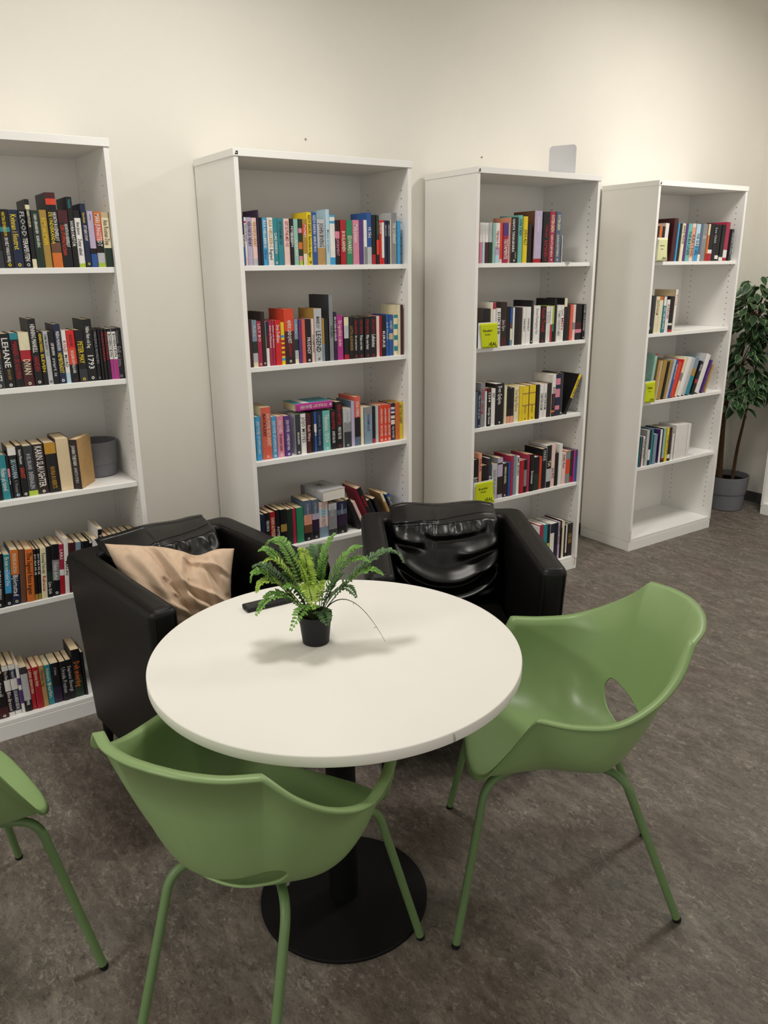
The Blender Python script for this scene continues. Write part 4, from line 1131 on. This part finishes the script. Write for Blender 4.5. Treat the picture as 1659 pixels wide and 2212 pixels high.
# beige cushion
def pillow():
    TL, TR, BL, BR = Vector((-.790, -.300, .782)), Vector((-.382, -.425, .715)), Vector((-.748, -.535, .475)), Vector((-.455, -.545, .485))
    n = 80; rnd = random.Random(3); vs = []; fs = []
    nrm = ((TR-TL).cross(TL-BL)).normalized()
    if nrm.y > 0: nrm = -nrm
    cr = [((.33, 1.0), (.60, .12), .030, .034), ((.16, .85), (.40, .15), .014, .05), ((.40, .55), (.98, .20), .026, .036), ((.46, .36), (.92, .04), .022, .04), ((.64, 1.0), (.56, .60), -.026, .045), ((.72, .92), (.95, .40), .016, .05), ((.62, .78), (.95, .62), .016, .035), ((.22, .35), (.75, .03), .018, .04), ((.05, .6), (.2, .1), .012, .05), ((.70, .70), (.80, .25), .012, .035)]
    def ridge(u, v):
        s = 0
        for (a, b, amp, w) in cr:
            ax, ay = a; bx_, by = b; dx, dy = bx_-ax, by-ay; L2 = dx*dx+dy*dy
            t = ((u-ax)*dx+(v-ay)*dy)/L2; tt = min(1, max(0, t))
            d = math.hypot(u-ax-tt*dx, v-ay-tt*dy); side = ((u-ax)*dy-(v-ay)*dx)/math.sqrt(L2)
            s += amp*math.exp(-(d/w)**2)*math.sin(PI*min(1, max(0, .12+.76*t))) - amp*.5*math.exp(-((d-w*1.4)/w)**2)*(1 if side > 0 else 0)
        return s
    def pt(u, v, sgn):
        p = (TL*(1-u)+TR*u)*v + (BL*(1-u)+BR*u)*(1-v)
        e_ = max(0, (1-abs(2*u-1)**3.2)*(1-abs(2*v-1)**3.2)); th = .088*e_**.55
        dent = .030*math.exp(-((u-.66)/.14)**2)*max(0, v-.72)/.28
        p = p - (TL-BL).normalized()*dent
        mid = .5-u; p = p + (TR-TL).normalized()*mid*.02*math.sin(PI*v) + (BL-TL).normalized()*(v-.5)*.015*math.sin(PI*u)
        h = th*(1 if sgn > 0 else .55)
        if sgn > 0: h += (ridge(u, v)*1.05 + .002*math.sin(23*u+9*v)*math.sin(15*v-8*u))*min(1, e_*2.5)
        return p + nrm*h*sgn
    for sgn in (1, -1):
        o_ = len(vs)
        for i in range(n+1):
            for j in range(n+1): vs.append(pt(i/n, j/n, sgn))
        for i in range(n):
            for j in range(n):
                a = o_+i*(n+1)+j; f = (a, a+n+1, a+n+2, a+1); fs.append(f if sgn > 0 else f[::-1])
    k = MB(); k.add(vs, fs, M_CLOTH); me_o = k.build('cushion', None, smooth=True)
    bm = bmesh.new(); bm.from_mesh(me_o.data); bmesh.ops.remove_doubles(bm, verts=bm.verts, dist=.0005); bmesh.ops.recalc_face_normals(bm, faces=bm.faces); bm.to_mesh(me_o.data); bm.free()
    tag(me_o, 'crumpled beige cotton cushion leaning in the left black armchair', 'cushion')
pillow()

# ------------------------------------------------------------------ potted fern
FR = [[-0.039, 0.066, 0.319, -0.064, 0.122, 0.233], [-0.076, 0.057, 0.271, -0.1, 0.083, 0.24], [-0.068, 0.036, 0.259, -0.105, 0.052, 0.22], [-0.093, 0.082, 0.233, -0.103, 0.117, 0.186], [-0.128, 0.065, 0.25, -0.136, 0.066, 0.174], [-0.107, 0.039, 0.229, -0.137, 0.034, 0.158], [-0.092, 0.015, 0.199, -0.152, 0.008, 0.111], [-0.066, 0.035, 0.147, -0.103, 0.051, 0.136], [-0.025, -0.032, 0.159, -0.088, -0.044, 0.074], [-0.042, -0.028, 0.239, -0.045, -0.078, 0.132], [0.004, -0.036, 0.116, -0.004, -0.066, 0.074], [-0.004, 0.019, 0.238, -0.013, 0.041, 0.237], [0.019, 0.001, 0.243, 0.06, -0.011, 0.276], [0.037, 0.037, 0.254, 0.053, 0.085, 0.22], [0.063, -0.023, 0.244, 0.114, -0.044, 0.243], [0.069, -0.038, 0.256, 0.118, -0.07, 0.209], [0.174, -0.072, 0.297, 0.216, -0.076, 0.188], [0.097, -0.066, 0.228, 0.134, -0.104, 0.184], [0.046, -0.054, 0.195, 0.062, -0.094, 0.139], [-0.019, -0.007, 0.222, -0.032, -0.017, 0.245], [-0.013, -0.033, 0.211, -0.019, -0.069, 0.169], [-0.045, 0.035, 0.188, -0.062, 0.054, 0.176], [0.059, -0.06, 0.197, 0.122, -0.132, 0.018], [0.029, -0.016, 0.21, 0.034, -0.019, 0.227], [-0.02, -0.0, 0.215, -0.049, 0.003, 0.23], [0.036, -0.048, 0.185, 0.036, -0.078, 0.196], [-0.048, -0.003, 0.184, -0.085, -0.012, 0.168]]
root = empty('potted_fern', (-.542, -1.295, TZ+.0003)); tag(root, 'small artificial fern in a black pot on the round table', 'plant')
k = MB(); k.lathe([(.031, 0), (.0335, .001), (.0395, .058), (.0415, .0585), (.0428, .078), (.0415, .078), (.038, .058), (.036, .05)], M_POT, 48); k.build('pot', root, smooth='angle')
k = MB(); k.lathe([(.0, .066), (.02, .067), (.0395, .064)], M_SOIL, 32, cap=False); k.build('soil', root, smooth=True)
def frond(i, q):
    rnd = random.Random(i*13+1); P2 = Vector(q[3:6]); P1 = Vector(q[0:3]); a = math.atan2(P2.y, P2.x); P0 = Vector((.012*math.cos(a), .012*math.sin(a), .066))
    n = 44; pts = bez(P0, P1, P2, n); k = MB()
    bare = i == 22
    rr = [.0017*(1-.75*j/n) for j in range(n+1)]
    k.tube(pts, [r*(1.0 if bare else .75) for r in rr], M_DSTEM if bare else M_STEM, 6)
    if bare:
        for j in range(18, n, 7):
            t = pts[j]; k.tube([t, t+Vector((rnd.uniform(-.006, .006), rnd.uniform(-.006, .006), -.003))], .0005, M_DSTEM, 4)
    else:
        L = sum((pts[j+1]-pts[j]).length for j in range(n)); cnt = max(11, int(L/.0082)); m0 = M_FR[(0, 0, 1, 2, 0, 1, 0, 0, 0, 1, 2, 1, 0, 2, 0, 0, 2, 0, 2, 1, 1, 2, 0, 0, 1, 2, 0)[i]]
        for c_ in range(cnt):
            f = .20+.80*c_/(cnt-1); j = min(n-1, int(f*n)); p = pts[j].lerp(pts[j+1], f*n-j) if f < 1 else pts[n]
            t = (pts[min(n, j+1)]-pts[max(0, j-1)]).normalized(); s = t.cross(Vector((0, 0, 1)))
            if s.length < .05: s = Vector((1, 0, 0))
            s.normalize(); up = s.cross(t).normalized()
            ln = .0235*(math.sin(PI*min(1, .18+.80*f))**.75)*rnd.uniform(.85, 1.1)+.003; wd = .0036
            for sg in (1, -1):
                d = (s*sg*.95 + t*.32 + up*rnd.uniform(-.05, .30)).normalized(); b = d.cross(up).normalized()
                cu = up*.0025
                base = p; v = [base, base+d*ln*.28+b*wd*.85+cu, base+d*ln*.65+b*wd*.95+cu*1.2, base+d*ln*.92+b*wd*.5+cu*.5, base+d*ln+cu*.1, base+d*ln*.92-b*wd*.5+cu*.5, base+d*ln*.65-b*wd*.95+cu*1.2, base+d*ln*.28-b*wd*.85+cu, base+d*ln*.5+cu*.2]
                k.add(v, [(0, 1, 8), (1, 2, 8), (2, 3, 8), (3, 4, 8), (4, 5, 8), (5, 6, 8), (6, 7, 8), (7, 0, 8)], m0)
    o = k.build('frond' if not bare else 'bare_stem', root, smooth=True)
    if bare: tag(o, 'long bare dark stem')
for i, q in enumerate(FR): frond(i, q)

# ------------------------------------------------------------------ potted tree in the corner
GX, GY = 3.60, .225
root = empty('potted_tree', (GX, GY, 0)); tag(root, 'artificial fig tree in a grey two-tier pot, right of the bookcases', 'plant')
k = MB(); k.lathe([(.115, 0), (.122, .004), (.128, .108), (.1265, .110), (.1265, .114), (.1335, .117), (.146, .232), (.146, .236), (.140, .236), (.13, .15), (.128, .14)], M_GPOT, 64); k.build('pot', root, smooth='angle')
k = MB(); k.lathe([(0, .200), (.136, .198)], M_SOIL, 32, cap=False); k.build('soil', root)
T1 = [(-.105, -.01, .19), (-.11, .0, .45), (-.10, .01, .72), (-.06, -.02, 1.0), (.0, -.05, 1.35)]
T2 = [(-.03, -.06, .19), (-.015, -.06, .42), (.02, -.06, .60), (.06, -.06, .82), (.09, -.08, 1.2)]
def cat3(P, n): return [Vector(q) for q in catmull([np.array(p) for p in P], n)]+[Vector(P[-1])]
for T, r in ((T1, .021), (T2, .012)):
    p = cat3(T, 10); k = MB(); k.tube(p, [r*(1-.6*i/len(p)) for i in range(len(p))], M_BARK, 12); k.build('trunk', root, smooth=True)
k = MB(); rnd = random.Random(11)
blobs = [((.0, -.10, 1.38), (.24, .15, .21), 170), ((.08, -.16, 1.22), (.18, .12, .12), 70), ((-.10, -.08, 1.08), (.10, .10, .12), 50), ((.03, -.13, .90), (.22, .14, .10), 90), ((-.14, -.12, .80), (.14, .10, .09), 46), ((.16, -.18, .83), (.10, .10, .05), 26)]
k2 = MB()
for (c_, s_, cnt) in blobs:
    for q in range(max(6, cnt//14)):
        a = rnd.uniform(0, 2*PI); e_ = rnd.uniform(-.6, .9); tip = Vector((c_[0]+s_[0]*math.cos(a)*.9, c_[1]+s_[1]*math.sin(a)*.9, c_[2]+s_[2]*e_))
        b0 = Vector((c_[0]*.4-.02, c_[1]*.4, c_[2]-s_[2]*.9)); k2.tube(bez(b0, (b0+tip)/2+Vector((0, 0, .05)), tip, 6), [.004, .0036, .0032, .0028, .0024, .002, .0015], M_BARK, 6)
    for q in range(cnt):
        d = Vector((rnd.gauss(0, 1), rnd.gauss(0, 1), rnd.gauss(0, 1))).normalized(); r = rnd.uniform(.45, 1.05)
        p = Vector((c_[0]+d.x*s_[0]*r, c_[1]+d.y*s_[1]*r, c_[2]+d.z*s_[2]*r))
        if p.y+GY > YB-.03: p.y = YB-.03-GY
        if p.x+GX > XR-.12: p.x = XR-.12-GX
        if p.x+GX > 3.52 and p.y+GY < .10: p.y = .10-GY
        out = Vector((d.x, d.y-.25, -.35+rnd.uniform(-.35, .35))).normalized(); up = Vector((rnd.uniform(-.4, .4), rnd.uniform(-.7, .1), 1)).normalized()
        s = out.cross(up).normalized(); up = s.cross(out).normalized(); L = rnd.uniform(.075, .112); w = L*.25
        prof = [(0, 0), (.18, .62), (.42, 1.0), (.68, .78), (.88, .32), (1, 0)]
        def lp(f, sd, inn): 
            x = f*L; y = sd*w*inn; z = abs(y)*.35 - .18*L*f*f
            return p + out*x + s*y + up*z
        mid = [lp(f, 0, 0) for f, g in prof]; li = [lp(f, g, .80) for f, g in prof]; lo = [lp(f, g, 1.0) for f, g in prof]; ri = [lp(f, -g, .80) for f, g in prof]; ro = [lp(f, -g, 1.0) for f, g in prof]
        k.add(mid+li+ri, [(i, i+1, 6+i+1, 6+i) for i in range(5)]+[(i+1, i, 12+i, 12+i+1) for i in range(5)], M_LEAF)
        k.add(li+lo+ri+ro, [(i, i+1, 6+i+1, 6+i) for i in range(5)]+[(12+i+1, 12+i, 18+i, 18+i+1) for i in range(5)], M_LEAFE)
k.build('foliage', root, smooth=True); k2.build('twigs', root, smooth=True)
